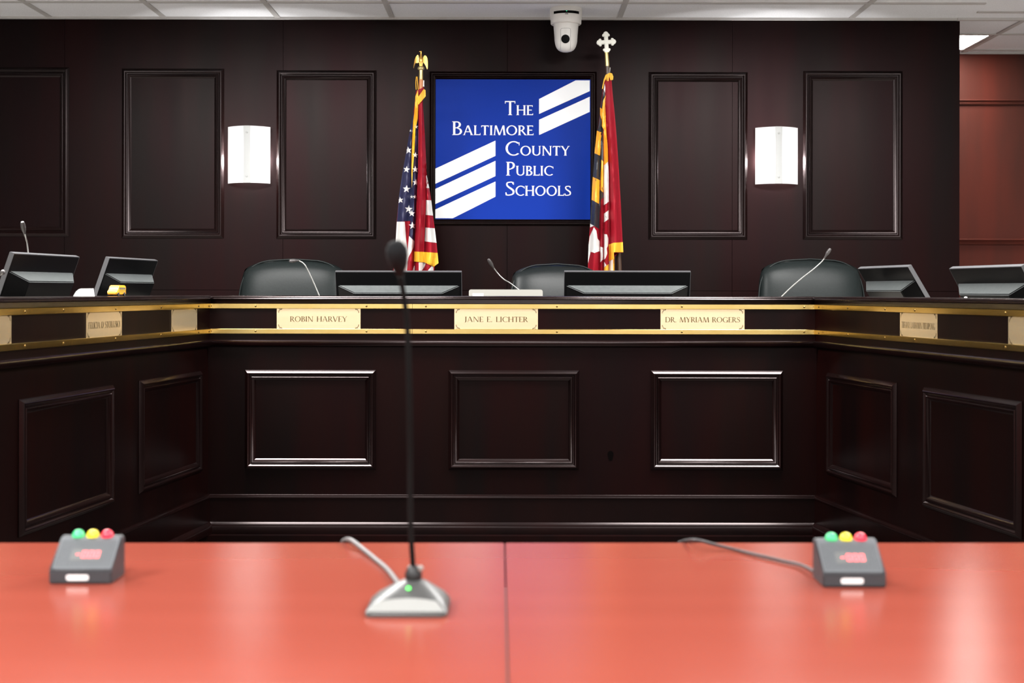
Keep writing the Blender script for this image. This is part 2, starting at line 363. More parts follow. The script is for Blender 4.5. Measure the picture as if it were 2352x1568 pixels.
# recessed wall to the right with two rails
bm = B(); box(bm, XR-.9, 6.2, REC, REC+.1, 0, CEIL); struct('wall_recess', bm, 'wood_recess')
for i, (ya, yb) in enumerate(((229, 241), (548, 562))):
    za, zb = P(2207, yb, REC).z, P(2207, ya, REC).z
    pr = [(REC, za), (REC-.010, za), (REC-.016, za+.25*(zb-za)), (REC-.010, za+.45*(zb-za)), (REC-.013, za+.55*(zb-za)), (REC-.022, za+.8*(zb-za)), (REC-.018, zb), (REC, zb)]
    bm = B(); extr(bm, pr, XR-.9, 6.19, 'x'); struct('trim_%d' % (i+1), bm, 'wood_recess', 40)
# raised mouldings on the feature wall
n = 3
for x0, x1, y0, y1 in ((-73, 160, 155, 543), (280, 515, 158, 547), (635, 865, 162, 548.5), (1489, 1717, 166, 550), (1844, 2073, 163.5, 550)):
    a, b = P(x0, y1, WALL), P(x1, y0, WALL)
    bm = B(); frame_mould(bm, a.x, b.x, a.z, b.z, bead_profile(.052, 1.15), WALL)
    struct('trim_%d' % n, bm, 'wood_trim_low', 30); n += 1
# ceiling grid
bm = B(); zb = CEIL-.006
gy = [P(1176, 4, 1).z]
YG = WALL-.395
for x in (-4.3, -3.69, -3.08, -2.47, P(378, 40, WALL).x, P(639, 41, WALL).x, P(901, 42, WALL).x, P(1422, 42, WALL).x, P(1953, 40, WALL).x):
    box(bm, x-.014, x+.014, 4.2, WALL-.001, zb, CEIL)
for x in (2.745, 3.355, 3.965, 4.6): box(bm, x-.014, x+.014, 4.2, REC-.002, zb, CEIL)
for k in range(4): box(bm, -5.2, XR+.0, YG-.61*k-.012, YG-.61*k+.012, zb-.001, CEIL)
for y in (7.04, 7.64, 8.145): box(bm, XR+.03, 5.2, y-.012, y+.012, zb-.001, CEIL)
box(bm, -5.2, XR-.02, WALL-.020, WALL, CEIL-.012, CEIL)       # wall angle
box(bm, XR-.02, 5.2, WALL-.03, WALL-.005, CEIL-.014, CEIL)
box(bm, XR, 5.2, REC-.02, REC, CEIL-.012, CEIL)
struct('trim_ceiling_grid', bm, 'tbar')
# ceiling panel light in the recess
t = thing('ceiling_light', 'lit square ceiling light panel beside the end of the dark wall', 'ceiling light', (2.425, 7.893, CEIL))
bm = B(); frame_mould(bm, -.30, .30, -.24, .24, [(0, 0), (0, .006), (.02, .006), (.02, .002)])
bmesh.ops.rotate(bm, verts=bm.verts, cent=(0, 0, 0), matrix=Matrix.Rotation(PI/2, 3, 'X')); bmesh.ops.transform(bm, matrix=Matrix.Diagonal((1, 1, 1, 1)), verts=bm.verts)
obj('light_frame', bm, 'tbar', t)
bm = B(); box(bm, -.28, .28, -.22, .22, -.004, -.001); obj('diffuser', bm, 'diffuser', t)
# platform the dais stands on
bm = B(); box(bm, -5.0, 5.0, 5.29, 5.345, 0, .2); box(bm, -5.0, 5.0, 5.346, 7.22, 0, .2, 1)
struct('floor_platform', bm, ['wood', 'carpet'])
# ------------------------------------------------------------------ the dais
D0 = 5.35
CXL, CXR = -1.203, 1.207
SL, SR = .1424, .1708
aL = math.atan2(1, SL); aR = math.atan2(-1, SR)
kL = 1/math.tan((PI-(PI-aL))/2) if False else math.tan((PI/2-(PI/2-aL))/2)
def zf(y): return EYE-(y-HOR)/580.0
def lx_left(x):
    x = x + 0.0; d = -(1.203+.7618)/((x-1176)/F-SL); return (d-D0)*math.sqrt(1+SL*SL)
def lx_right(x):
    d = (1.207+.9138)/((x-1176)/F+SR); return (D0-d)*math.sqrt(1+SR*SR)
def lx_front(x): return (x-1176)*D0/F
mitL = math.tan(aL/2)           # interior mitre at the left corner
mitR = math.tan(-aR/2)
mitL = 1/math.tan((PI-aL)/2); mitR = 1/math.tan((PI+aR)/2)
def run(bm, prof, xa, xb, ka=0.0, kb=0.0, mi=0):
    """profile (p towards the room, z) along local x; ka / kb shorten the ends with p for a mitre"""
    a = [bm.verts.new((xa+ka*p, -p, z)) for p, z in prof]; b = [bm.verts.new((xb-kb*p, -p, z)) for p, z in prof]
    n = len(prof); fs = [bm.faces.new(a), bm.faces.new(b)]
    for i in range(n): fs.append(bm.faces.new((a[i], a[(i+1) % n], b[(i+1) % n], b[i])))
    for f in fs: f.material_index = mi
def bar(p0, p1, z0, z1): return [(p0, z0), (p1, z0), (p1, z1), (p0, z1)]
def dais(label, wlabel, loc, rz, xa, xb, ka, kb, panels, rails, screws):
    t = thing('dais_bench', label, 'dais', loc, rz, 'bench sections of the dais')
    bm = B()
    run(bm, bar(-.04, 0, .2, 1.11), xa, xb, ka, kb)
    run(bm, bar(0, .010, zf(784), 1.112), xa, xb, ka, kb)
    obj('front_panel', bm, 'wood', t)
    bm = B(); run(bm, [(.010, zf(796)), (.016, zf(796)), (.0215, zf(793)), (.0225, zf(785)), (.020, zf(781.5)), (.010, zf(781))], xa, xb, ka, kb)
    obj('cornice_moulding', bm, 'wood_trim', t, 50)
    bm = B()
    run(bm, [(-.26, 1.108), (.014, 1.108), (.018, 1.110), (.018, 1.1245), (.022, 1.1250), (.0255, 1.1275), (.024, 1.1300), (.0225, 1.1310), (.0225, 1.1320), (.0245, 1.1335), (.0235, 1.1360), (.021, 1.1368), (.0208, 1.1375), (.021, 1.1385), (.018, 1.1393), (-.26, 1.1393)], xa, xb, ka, kb)
    obj('countertop', bm, 'wood_trim', t, 60)
    bm = B()
    run(bm, [(0, .2462), (.011, .2462), (.011, .338), (.015, .340), (.015, .350), (.011, .3548), (0, .3548)], xa, xb, ka, kb)
    run(bm, [(0, .2), (.024, .2), (.026, .226), (.022, .238), (.013, .2462), (0, .2462)], xa, xb, ka, kb)
    obj('base_moulding', bm, 'wood_trim_low', t, 40)
    wt = thing('worktop', wlabel, 'worktop', loc, rz, 'worktops behind the dais front')
    bm = B(); run(bm, bar(-.60, -.042, .90, .9345), xa, xb, ka, kb); obj('slab', bm, 'laminate', wt)
    for x_ in (xa+.4, (xa+xb)/2, xb-.4):
        bm = B(); box(bm, x_-.025, x_+.025, .10, .55, .2 if not rz else 0, .8995); obj('support', bm, 'wood', wt)
    if rz:
        bm = B(); run(bm, bar(-.04, -.002, .0, .1995), xa, xb-.055*(rz > 0), ka, kb) if rz > 0 else run(bm, bar(-.04, -.002, .0, .1995), xa+.055, xb, ka, kb); obj('plinth', bm, 'wood', t)
    for x0, x1 in panels:
        bm = B(); frame_mould(bm, x0, x1, zf(1078.5), zf(850), bead_profile(.043)); obj('panel_moulding', bm, 'wood_trim', t, 30)
    for j, (z0, z1) in enumerate(((zf(767), zf(755.5)), (zf(709.3), zf(697.5)))):
        for i, (x0, x1, da, db) in enumerate(rails):
            bm = B()
            pr = [(.0101, z0), (.0150, z0), (.0168, z0+.0015), (.0168, z1-.0015), (.0150, z1), (.0101, z1)]
            run(bm, pr, x0, x1, da, db)
            r = obj('brass_rail', bm, 'brass', t, 30)
            for xs, dz in screws:
                if x0+.004 < xs < x1-.004:
                    s = B(); lathe(s, [(0, 0), (.0042, 0), (.0042, .0008), (.0026, .0019), (0, .0023)], 12)
                    bmesh.ops.rotate(s, verts=s.verts, cent=(0, 0, 0), matrix=Matrix.Rotation(PI/2, 3, 'X'))
                    bmesh.ops.translate(s, verts=s.verts, vec=(xs, -.0168, (z0+z1)/2+dz*(.4 if j else -.4)))
                    obj('screw', s, 'screw', r, 40)
    return t
random.seed(3)
fx = lx_front
front = dais('long front bench of the dark dais, three square panels across it', 'worktop behind the front bench carrying two wide monitors and the laptop', (0, D0, 0), 0, CXL, CXR, mitL, mitR,
     [(fx(563.5), fx(864)), (fx(1030.5), fx(1330.5)), (fx(1495), fx(1798.5))],
     [(CXL, fx(948), mitL, 0), (fx(948.6), CXR, 0, mitR)],
     [(fx(x), random.uniform(-.002, .002)) for x in (589, 843, 979, 1279, 1565, 1845)])
left = dais('angled side bench of the dais with the toy bus on top', 'worktop behind the bench with the toy bus, carrying two tilted monitors', (CXL, D0, 0), aL, -2.75, 0, 0, mitL,
     [(lx_left(42), lx_left(258)), (lx_left(318), lx_left(460)), (-2.4, -1.78)],
     [(-2.75, -1.2, 0, 0), (-1.199, lx_left(457), 0, 0), (lx_left(457)+.001, 0, 0, mitL)],
     [(lx_left(x), random.uniform(-.002, .002)) for x in (45, 134, 255, 360, 447, 471)])
right = dais('angled side bench of the dais ending beside the recessed wall', 'worktop behind the bench that ends beside the recessed wall', (CXR, D0, 0), aR, 0, 2.75, mitR, 0,
     [(lx_right(1903), lx_right(2062)), (lx_right(2125), lx_right(2350)), (1.78, 2.4)],
     [(0, lx_right(1908), mitR, 0), (lx_right(1908)+.001, 1.2, 0, 0), (1.201, 2.75, 0, 0)],
     [(lx_right(x), random.uniform(-.002, .002)) for x in (1890, 1957, 2043, 2112, 2322)])
# worn dark patch on the front panel
bm = B()
ring = [(.011*math.cos(a)*(1+.15*math.sin(3*a)), .022*math.sin(a)*(1+.1*math.cos(2*a))) for a in [2*PI*k/24 for k in range(24)]]
extr(bm, [(fx(1403)+u, zf(1046)+v) for u, v in ring], -.0012, -.0001); obj('scuff_mark', bm, 'wood_black', front)
# nameplates in the brass rails
def plate(parent_loc, rz, x0, x1, text, t0, t1, label, base=1.0376, cap=.0205, bl=True):
    t = thing('nameplate', label, 'nameplate', parent_loc, rz, 'nameplates in the brass rails')
    bm = B(); box(bm, x0, x1, -.0125, -.0104, 1.0075, 1.0920, bev=.0004); obj('plate', bm, 'plate', t)
    if text:
        bm = B(); lettering(bm, [(text, 1.0)], t0, t1, base, -.0125, cap, .112, .042, thick=.0003); obj('lettering', bm, 'engrave', t)
    for cx, sx in ((x0+.008, 1), (x1-.008, -1)):
        for cz, sz in ((1.0885, -1), (1.0105, 1)):
            bm = B()
            for sh in ([(0, -.002), (.004, .002), (.010, .004), (.012, .0005), (.007, .001), (.003, .006), (.001, .012), (-.001, .016), (-.002, .011), (.002, .007), (.006, .005)],
                       [(.008, .001), (.014, -.001), (.011, .003), (.008, .001)]):
                pts = smoothpts([(cx+sx*u, 0, cz+sz*v) for u, v in sh], 4)
                for i in range(len(pts)-1):
                    d = (pts[i+1]-pts[i]); d.normalize(); nn = Vector((-d.z, 0, d.x))*.00055
                    q = [pts[i]+nn, pts[i]-nn, pts[i+1]-nn, pts[i+1]+nn]
                    bm.faces.new([bm.verts.new((v.x, -.0128, v.z)) for v in q])
            obj('corner_scroll', bm, 'engrave', t)
    return t
FL = (0, D0, 0)
plate(FL, 0, fx(637), fx(829), 'ROBIN HARVEY', fx(667), fx(798.5), 'pale brass nameplate on the front rail, below the gap between leather chair and wide monitor')
plate(FL, 0, fx(1044), fx(1235.5), 'JANE E. LICHTER', fx(1066), fx(1212.5), 'pale brass nameplate on the front rail, directly below the silver laptop')
plate(FL, 0, fx(1516.5), fx(1709), 'DR. MYRIAM ROGERS', fx(1527), fx(1699), 'pale brass nameplate on the front rail, farthest from the toy bus')
LL = (CXL, D0, 0); LR = (CXR, D0, 0)
plate(LL, aL, lx_left(190), lx_left(272), 'FELICIA D STOLUSKY', lx_left(194.5), lx_left(269), 'engraved golden nameplate on the angled bench below the white card and toy bus')
plate(LL, aL, lx_left(387), lx_left(446), None, 0, 0, 'blank golden nameplate beside the corner where angled and front bench meet')
plate(LL, aL, lx_left(17)-.33, lx_left(17), None, 0, 0, 'golden nameplate cut off by the picture edge, below the tilted monitor')
plate(LR, aR, lx_right(2075), lx_right(2161), 'TIFFANY LASHAWN FREMPONG', lx_right(2079), lx_right(2156), 'engraved golden nameplate on the angled bench nearest the recessed wall')
plate(LR, aR, lx_right(2325), lx_right(2325)+.33, None, 0, 0, 'golden nameplate cut off by the picture edge, near the recessed wall')
# ------------------------------------------------------------------ tables
TZ = .74
def table(label, x0, x1, y0, y1, rz, px):
    t = thing('desk', label, 'table', (px, 0, 0), rz, 'two red tables pushed together')
    bm = B(); box(bm, x0, x1, y0, y1, TZ-.03, TZ, bev=.0015); obj('tabletop', bm, 'table', t)
    for xx in (x0+.06, x1-.06):
        for yy in (y0+.06, y1-.06):
            bm = B(); box(bm, xx-.025, xx+.025, yy-.025, yy+.025, 0, TZ-.03, bev=.003); obj('leg', bm, 'black', t)
    bm = B(); box(bm, x0+.09, x1-.09, y1-.12, y1-.10, .3, TZ-.031); obj('modesty_panel', bm, 'table_edge', t)
YF = .42*F/578.0
sx = (1160.5-1176)*YF/F
table('red cherry table with the gooseneck microphone standing on it', -1.5, -.0009, 1.05, YF, .0095, sx+.0095*YF)
table('red cherry table with a single timer and a cable lying across it', .0009, 1.5, 1.05, YF, .0095, sx+.0095*YF)
def TP(x, y, h=0.0):
    """a point on the table top under pixel (x, y)"""
    x, y = unroll(x, y); d = (EYE-TZ-h)*F/(y-HOR); return Vector(((x-1176)*d/F, d, TZ+h))
# ------------------------------------------------------------------ speech timers
def seg7(bm, x, z, w, h, th, on, mk):
    S = {'a': (x, x+w, z+h-th, z+h), 'd': (x, x+w, z, z+th), 'g': (x, x+w, z+h/2-th/2, z+h/2+th/2),
         'f': (x, x+th, z+h/2, z+h), 'b': (x+w-th, x+w, z+h/2, z+h), 'e': (x, x+th, z, z+h/2), 'c': (x+w-th, x+w, z, z+h/2)}
    for k in on:
        a, b, c, d = S[k]; bm.faces.new([bm.verts.new(mk(u, v)) for u, v in ((a, c), (b, c), (b, d), (a, d))])
def timer(label, loc, side):
    t = thing('speech_timer', label, 'timer', loc, 0, 'speech timers on the tables')
    w, dp, fh, bh = .0895, .068, .0190, .0590
    pr = [(0, .001), (.001, 0), (dp, 0), (dp, bh-.004), (dp-.004, bh), (dp-.014, bh), (.004, fh+.001), (0, fh)]
    bm = B(); extr(bm, pr, 0, w, 'x')
    bmesh.ops.bevel(bm, geom=[e for e in bm.edges], offset=.0018, segments=2, affect='EDGES')
    obj('casing', bm, 'timer', t, 30)
    # sloped face frame: s along the slope 0..1
    A = Vector((0, .004, fh+.001)); Bv = Vector((0, dp-.014, bh)); dv = Bv-A; nrm = Vector((0, -dv.z, dv.y)).normalized()
    Ls = dv.length; du = dv.normalized()
    mk = lambda off: (lambda u, v: Vector((u, 0, 0))+A+du*v+nrm*off)
    bm = B(); q = mk(.00025); bm.faces.new([bm.verts.new(q(u, v)) for u, v in rrect(.002, w-.002, .0015, Ls-.001, .002)]); obj('face_panel', bm, 'timer_face', t)
    bm = B(); q = mk(.0005)
    for k in range(26):
        u = .006+k*(w-.012)/25
        a = [q(u-.0004, .004), q(u+.0004, .004), q(u+.0004, Ls-.008), q(u-.0004, Ls-.008)]
        bm.faces.new([bm.verts.new(p) for p in a])
    obj('face_rib', bm, 'grey_plastic', t)
    bm = B(); q = mk(.0008)
    bm.faces.new([bm.verts.new(q(u, v)) for u, v in rrect(.024, .068, .017, .038, .002)]); d = obj('display', bm, 'digit_off', t)
    bm = B(); q = mk(.0012)
    seg7(bm, .0310, .021, .006, .013, .0022, 'g', q)
    for k in range(3): seg7(bm, .0395+k*.0092, .021, .0072, .013, .0020, 'abcdef', q)
    obj('digit', bm, 'digit', d)
    for k, c in enumerate(('btn_green', 'btn_yellow', 'btn_red')):
        bm = B(); lathe(bm, [(.0090, 0), (.0090, .002), (.0082, .0052), (.0062, .0084), (.0032, .0102), (0, .0107)], 20, X=Matrix.Translation((.0245+k*.0212, dp-.012, bh-.0015)))
        obj('signal_light', bm, c, t, 60)['label'] = {'btn_green': 'green', 'btn_yellow': 'yellow', 'btn_red': 'red'}[c] + ' signal light'
    bm = B(); bm.faces.new([bm.verts.new((u, -.0006, v)) for u, v in rrect(.025, .057, .0055, .0135, .003)]); obj('printed_label', bm, 'label_white', t)
    return t
p = TP(112, 1341); timer('grey light timer with red digits standing alone, without a cable in front of it', p, 1)
q2 = TP(1891, 1349); timer('grey light timer with red digits and a dark cable running into its side', q2, -1)
# its cable, lying on the table
bm = B()
pts = [q2+Vector((.004, .034, .009)), TP(1845, 1299, .006), TP(1800, 1288, .004), TP(1740, 1274, .004), TP(1690, 1262, .004), TP(1640, 1250, .009),
       P(1600, 1240, 2.20), P(1575, 1241, 2.262), P(1562, 1247, 2.285), P(1560, 1262, 2.29), P(1560, 1420, 2.30)]
tube(bm, smoothpts(pts, 8), .0026, 8)
tag(obj('timer_cable', bm, 'cable_black', None, 180), 'thin dark cable crossing the red tabletop towards its far edge', 'cable')
# ------------------------------------------------------------------ table microphone in front
base = TP(931, 1418)
t = thing('gooseneck_microphone', 'out of focus black gooseneck microphone with a green light on the red table', 'microphone', (base.x, base.y, TZ))
bm = B(); rings = []
for z, w_, y0, y1, r in ((0, .104, 0, .096, .008), (.004, .107, -.001, .097, .010), (.007, .105, .001, .096, .010), (.016, .088, .017, .094, .014), (.024, .062, .038, .092, .016), (.031, .036, .056, .089, .012), (.034, .020, .064, .084, .008)):
    c = .005*z/.034
    rings.append([bm.verts.new((u+c, v, z)) for u, v in rrect(-w_/2, w_/2, y0, y1, r, 5)])
for a, b in zip(rings, rings[1:]):
    for k in range(len(a)): bm.faces.new((a[k], a[(k+1) % len(a)], b[(k+1) % len(a)], b[k]))
bm.faces.new(rings[0]); bm.faces.new(rings[-1])
obj('base', bm, 'mic_base', t, 40)
# pale press bar on the sloping front
bm = B(); n = 14
def slope(u, s, off=.0008):
    """s 0..1 up the front slope"""
    z = .0068+s*.0125; y = .001+(z-.007)*1.72
    return Vector((u+.003*s, y-off*.5, z+off))
hw = lambda s: .0505-.014*s
g = [[bm.verts.new(slope((-1+2*i/n)*hw(j/4)*(1 if j else 1), (j/4)*(1-.22*abs(-1+2*i/n)**2))) for i in range(n+1)] for j in range(5)]
for j in range(4):
    for i in range(n): bm.faces.new((g[j][i], g[j][i+1], g[j+1][i+1], g[j+1][i]))
obj('press_bar', bm, 'bar_grey', t, 180)
bm = B(); lathe(bm, [(.0105, 0), (.0115, .003), (.0115, .009), (.0095, .012), (.0085, .017), (.006, .019)], 20, X=Matrix.Translation((.005, .074, .033)))
obj('collar', bm, 'black', t, 40)
bm = B(); lathe(bm, [(0, 0), (.0035, 0), (.0035, .009), (0, .010)], 12, X=Matrix.Translation((.015, .074, .049)) @ Matrix.Rotation(PI/2, 4, 'X')); obj('lock_nut', bm, 'chrome', t, 40)
bm = B(); lathe(bm, [(0, 0), (.0030, 0), (.0027, .0012), (0, .002)], 14, X=Matrix.Translation((.0005, .0455, .0275)) @ Matrix.Rotation(math.radians(48), 4, 'X')); obj('indicator_light', bm, 'led_green', t, 40)
L0 = Vector((base.x, base.y, TZ))
gp = [Vector((.0045, .074, .048))] + [P(x, y, Y)-L0 for x, y, Y in ((943, 1200, base.y+.072), (942, 1050, base.y+.068), (940, 900, base.y+.055), (936, 760, base.y+.050), (929, 690, base.y+.042), (920, 635, base.y+.032))]
bm = B(); tube(bm, smoothpts(gp, 8), .0036, 10); obj('gooseneck', bm, 'black_matte', t, 180)
h0 = P(919, 628, base.y+.031)-L0; h1 = P(908, 557, base.y+.005)-L0
ax = (h1-h0); Lh = ax.length; Xh = Matrix.Translation(h0) @ ax.to_track_quat('Z', 'Y').to_matrix().to_4x4()
bm = B(); lathe(bm, [(0, -.004), (.004, -.003), (.0072, .004), (.0115, Lh*.30), (.0140, Lh*.55), (.0140, Lh*.78), (.0100, Lh*.95), (0, Lh)], 20, X=Xh); obj('head', bm, 'foam', t, 180)
bm = B()
cp = [Vector((-.006, .093, .008))] + [p-L0 for p in (TP(893, 1311, .004), TP(860, 1282, .004), TP(828, 1256, .006))] + [P(806, 1240, 2.225)-L0, P(792, 1240, 2.27)-L0, P(786, 1250, 2.285)-L0, P(785, 1290, 2.29)-L0, P(785, 1400, 2.29)-L0]
tube(bm, smoothpts(cp, 8), .0038, 10); obj('cable', bm, 'cable', t, 180)
# ------------------------------------------------------------------ monitors
def monitor(label, centre_top, w, h, rz, tilt, style=0):
    """centre_top: middle of the upper back edge; back faces local -y; the top leans towards -y"""
    foot = Vector((centre_top[0], centre_top[1], .935))
    t = thing('monitor', label, 'monitor', foot, rz, 'black desk monitors seen from behind')
    X = Matrix.Translation((0, 0, centre_top[2]-.935)) @ Matrix.Rotation(tilt, 4, 'X')
    bm = B(); box(bm, -w/2, w/2, 0, .017, -h, 0, bev=.0025, X=X); obj('housing', bm, 'housing', t, 30)
    bm = B(); box(bm, -w/2-.0004, w/2+.0004, .0004, .0172, -.0022, .0012, bev=.0006, X=X)
    for q in (-1, 1): box(bm, q*w/2-.0008, q*w/2+.0008, .0004, .0172, -h, 0, X=X)
    obj('bezel', bm, 'edge_silver', t, 30)
    bm = B(); box(bm, -w/2+.008, w/2-.008, .0171, .0185, -h+.012, -.008, X=X); obj('screen', bm, 'screen', t)
    # raised electronics bay on the back
    zt = -.061; zo = -.080; zbm = -h*.92; d = .045
    a = [(-w*.483, 0, zt), (w*.483, 0, zt), (w*.46, 0, zbm), (-w*.46, 0, zbm)]
    b = [(-w*.345, -d, zo), (w*.345, -d, zo), (w*.345, -d, zbm+.03), (-w*.345, -d, zbm+.03)]
    bm = B(); va = [bm.verts.new(p) for p in a]; vb = [bm.verts.new(p) for p in b]
    bm.faces.new(vb); bm.faces.new(va)
    for k in range(4): bm.faces.new((va[k], va[(k+1) % 4], vb[(k+1) % 4], vb[k]))
    bmesh.ops.bevel(bm, geom=[e for e in bm.edges if min(v.co.y for v in e.verts) < -.01], offset=.003, segments=2, affect='EDGES')
    bmesh.ops.transform(bm, matrix=X, verts=bm.verts); bmesh.ops.recalc_face_normals(bm, faces=bm.faces); bm.normal_update(); [setattr(f, 'material_index', 1) for f in bm.faces if (f.normal if f.normal.length else Vector((0, 0, 1))).z < .25]
    obj('rear_bay', bm, ['grey_plastic', 'housing'], t, 30)  # grey upper slope, black elsewhere: light from above put into the colours
    pm = X @ Vector((0, 0, -h*.62))
    hz = centre_top[2]-.935
    bm = B(); box(bm, -.035, .035, pm.y+.005, pm.y+.05, .01, max(.03, pm.z)); obj('stand_column', bm, 'black', t)
    bm = B(); box(bm, -.11, .11, pm.y-.06, pm.y+.13, 0, .012, bev=.003); obj('stand_foot', bm, 'black', t)
    return t
YM = 5.78
def ctop(x0, x1, y, Y): return (P((x0+x1)/2, y, Y))
wM = 290*YM/F
monitor('wide black monitor overlapping the leather chair, behind the tall gooseneck microphone', ctop(770, 1060, 624.5, YM), wM, .31, 0, math.radians(19))
monitor('wide black monitor in front of the yellow and black flag', ctop(1296, 1587, 624.5, YM), wM, .31, 0, math.radians(19))
def side_mon(label, x0, y0, x1, y1, sidel, tilt):
    # both ends of the top edge at the same setback from the bench face
    s = .30
    def ray(x):
        u = (x-1176)/F
        return (-(1.203+.7618+s)/(u-SL)) if sidel else ((1.207+.9138+s)/(u+SR))
    a, b = P(x0, y0, ray(x0)), P(x1, y1, ray(x1))
    a, b = (a, b)
    c = (a+b)/2; d = b-a
    rz = math.atan2(d.y, d.x)
    return monitor(label, c, d.length, .31, rz, tilt)
side_mon('black monitor on the bus bench, the one standing nearer the camera', 33, 583, 183, 590, True, math.radians(20))
side_mon('black monitor right behind the little yellow toy bus', 252, 594, 363, 598, True, math.radians(20))
side_mon('black monitor overlapping a leather chair, under the dark wall panel', 1970, 618, 2085, 612.5, False, math.radians(32))
side_mon('black monitor standing in front of the reddish recessed wall', 2180, 618, 2345, 611.5, False, math.radians(29))
# ------------------------------------------------------------------ bench microphones
def bench_mic(label, pts, headlen=.034, r=.0085):
    """pts: world points from the worktop to the head tip"""
    f = Vector((pts[0].x, pts[0].y, .935))
    t = thing('bench_microphone', label, 'microphone', f, 0, 'gooseneck microphones on the dais')
    L = [p-f for p in pts]
    bm = B(); lathe(bm, [(0, 0), (.034, 0), (.034, .008), (.020, .016), (.008, .02), (0, .02)], 20); obj('base', bm, 'black', t, 40)
    sp = smoothpts(L[:-1], 8)
    bm = B(); tube(bm, sp, .0026, 8); obj('gooseneck', bm, 'chrome', t, 180)
    d = (L[-1]-L[-2]); X = Matrix.Translation(L[-2]) @ d.to_track_quat('Z', 'Y').to_matrix().to_4x4(); q = d.length
    bm = B(); lathe(bm, [(0, -q*.35), (.0035, -q*.33), (.0045, 0), (r*.86, q*.22), (r, q*.45), (r*.97, q*.52)], 16, X=X); hd = obj('head', bm, 'mic_grey', t, 40)
    bm = B(); lathe(bm, [(r*.93, q*.52), (r*.98, q*.60), (r*.9, q*.80), (r*.62, q*.95), (0, q)], 16, X=X); obj('grille', bm, 'mic_grey', t, 40)
    return t
def M3(*a): return [P(x, y, Y) for x, y, Y in a]
bench_mic('gooseneck microphone rising behind the monitor nearest the camera on the bus bench', [Vector((P(88, 620, 4.72).x, 4.72, .95))]+M3((65, 582, 4.72), (60, 550, 4.70), (56, 534, 4.69), (51, 508, 4.66)))
bench_mic('gooseneck microphone head peeping out at the picture edge behind a monitor', [Vector((P(-20, 640, 4.35).x, 4.35, .95))]+M3((-12, 640, 4.35), (-5, 634, 4.35), (3, 629, 4.34), (9, 622, 4.33)))
bench_mic('gooseneck microphone with its head drooping in front of the lit leather chair', [Vector((P(774, 720, 5.92).x, 5.92, .95))]+M3((733, 678, 5.92), (712, 630, 5.91), (700, 608, 5.90), (690, 600, 5.90), (681, 598.5, 5.89), (664, 599.5, 5.87)))
bench_mic('gooseneck microphone leaning up from behind the silver laptop', [Vector((P(1322, 700, 6.02).x, 6.02, .95))]+M3((1190, 664, 6.0), (1157, 641, 5.98), (1143, 627, 5.98), (1132, 612, 5.97), (1121, 594, 5.95)))
bench_mic('gooseneck microphone crossing the leather chair near the corner monitor', [Vector((P(1700, 712, 5.90).x, 5.90, .95))]+M3((1795, 681, 5.90), (1835, 644, 5.89), (1868, 618, 5.88), (1888, 600, 5.88), (1897, 587, 5.87), (1908, 570, 5.86)))
# ------------------------------------------------------------------ laptop
a, b = P(1077, 664.5, 5.72), P(1246.5, 664.5, 5.72)
lw = b.x-a.x
t = thing('laptop', 'silver laptop standing open on the dais with its lid towards the room', 'laptop', ((a.x+b.x)/2, 5.72, .935))
Xl = Matrix.Translation((0, 0, a.z-.935)) @ Matrix.Rotation(math.radians(-14), 4, 'X')
bm = B(); extr(bm, rrect(-lw/2, lw/2, -.215, 0, .008, 5), 0, .006); bmesh.ops.bevel(bm, geom=bm.edges[:], offset=.001, segments=2, affect='EDGES'); bmesh.ops.transform(bm, matrix=Xl, verts=bm.verts); lid = obj('lid', bm, 'laptop', t, 30)
bm = B(); box(bm, -lw/2+.012, lw/2-.012, .0061, .0068, -.2, -.012, X=Xl); obj('screen', bm, 'screen', lid)
bm = B(); box(bm, -lw/2+.016, -lw/2+.062, -.0006, -.0001, -.034, -.018, X=Xl); obj('sticker', bm, 'label_white', lid)
pb = Xl @ Vector((0, 0, -.215))
bm = B(); box(bm, -lw/2, lw/2, pb.y, pb.y+.22, .002, .016, bev=.003); obj('keyboard_base', bm, 'laptop', t, 30)
# ------------------------------------------------------------------ chairs
def sgn(v): return -1 if v < 0 else 1
def pillow(bm, w, h, th, arch, n=20, e=4.0, X=None, mi=0):
    t = bmesh.new(); L = []
    for side in (-1, 1):
        g = []
        for j in range(n+1):
            row = []
            for i in range(n+1):
                u = -1+2*i/n; v = -1+2*j/n
                # squircle: pull the corners in
                k = (1-.10*(u*u*v*v)**1.5)
                x = u*w/2*k; z = v*h/2*k+arch*(1-u*u)*(v+1)/2
                d = th/2*((1-abs(u)**e)*(1-abs(v)**e))**.5
                row.append(t.verts.new((x, side*d, z)))
            g.append(row)
        L.append(g)
        for j in range(n):
            for i in range(n): t.faces.new((g[j][i], g[j][i+1], g[j+1][i+1], g[j+1][i]))
    bmesh.ops.remove_doubles(t, verts=t.verts, dist=1e-5)
    if X is not None: bmesh.ops.transform(t, matrix=X, verts=t.verts)
    join(bm, t)
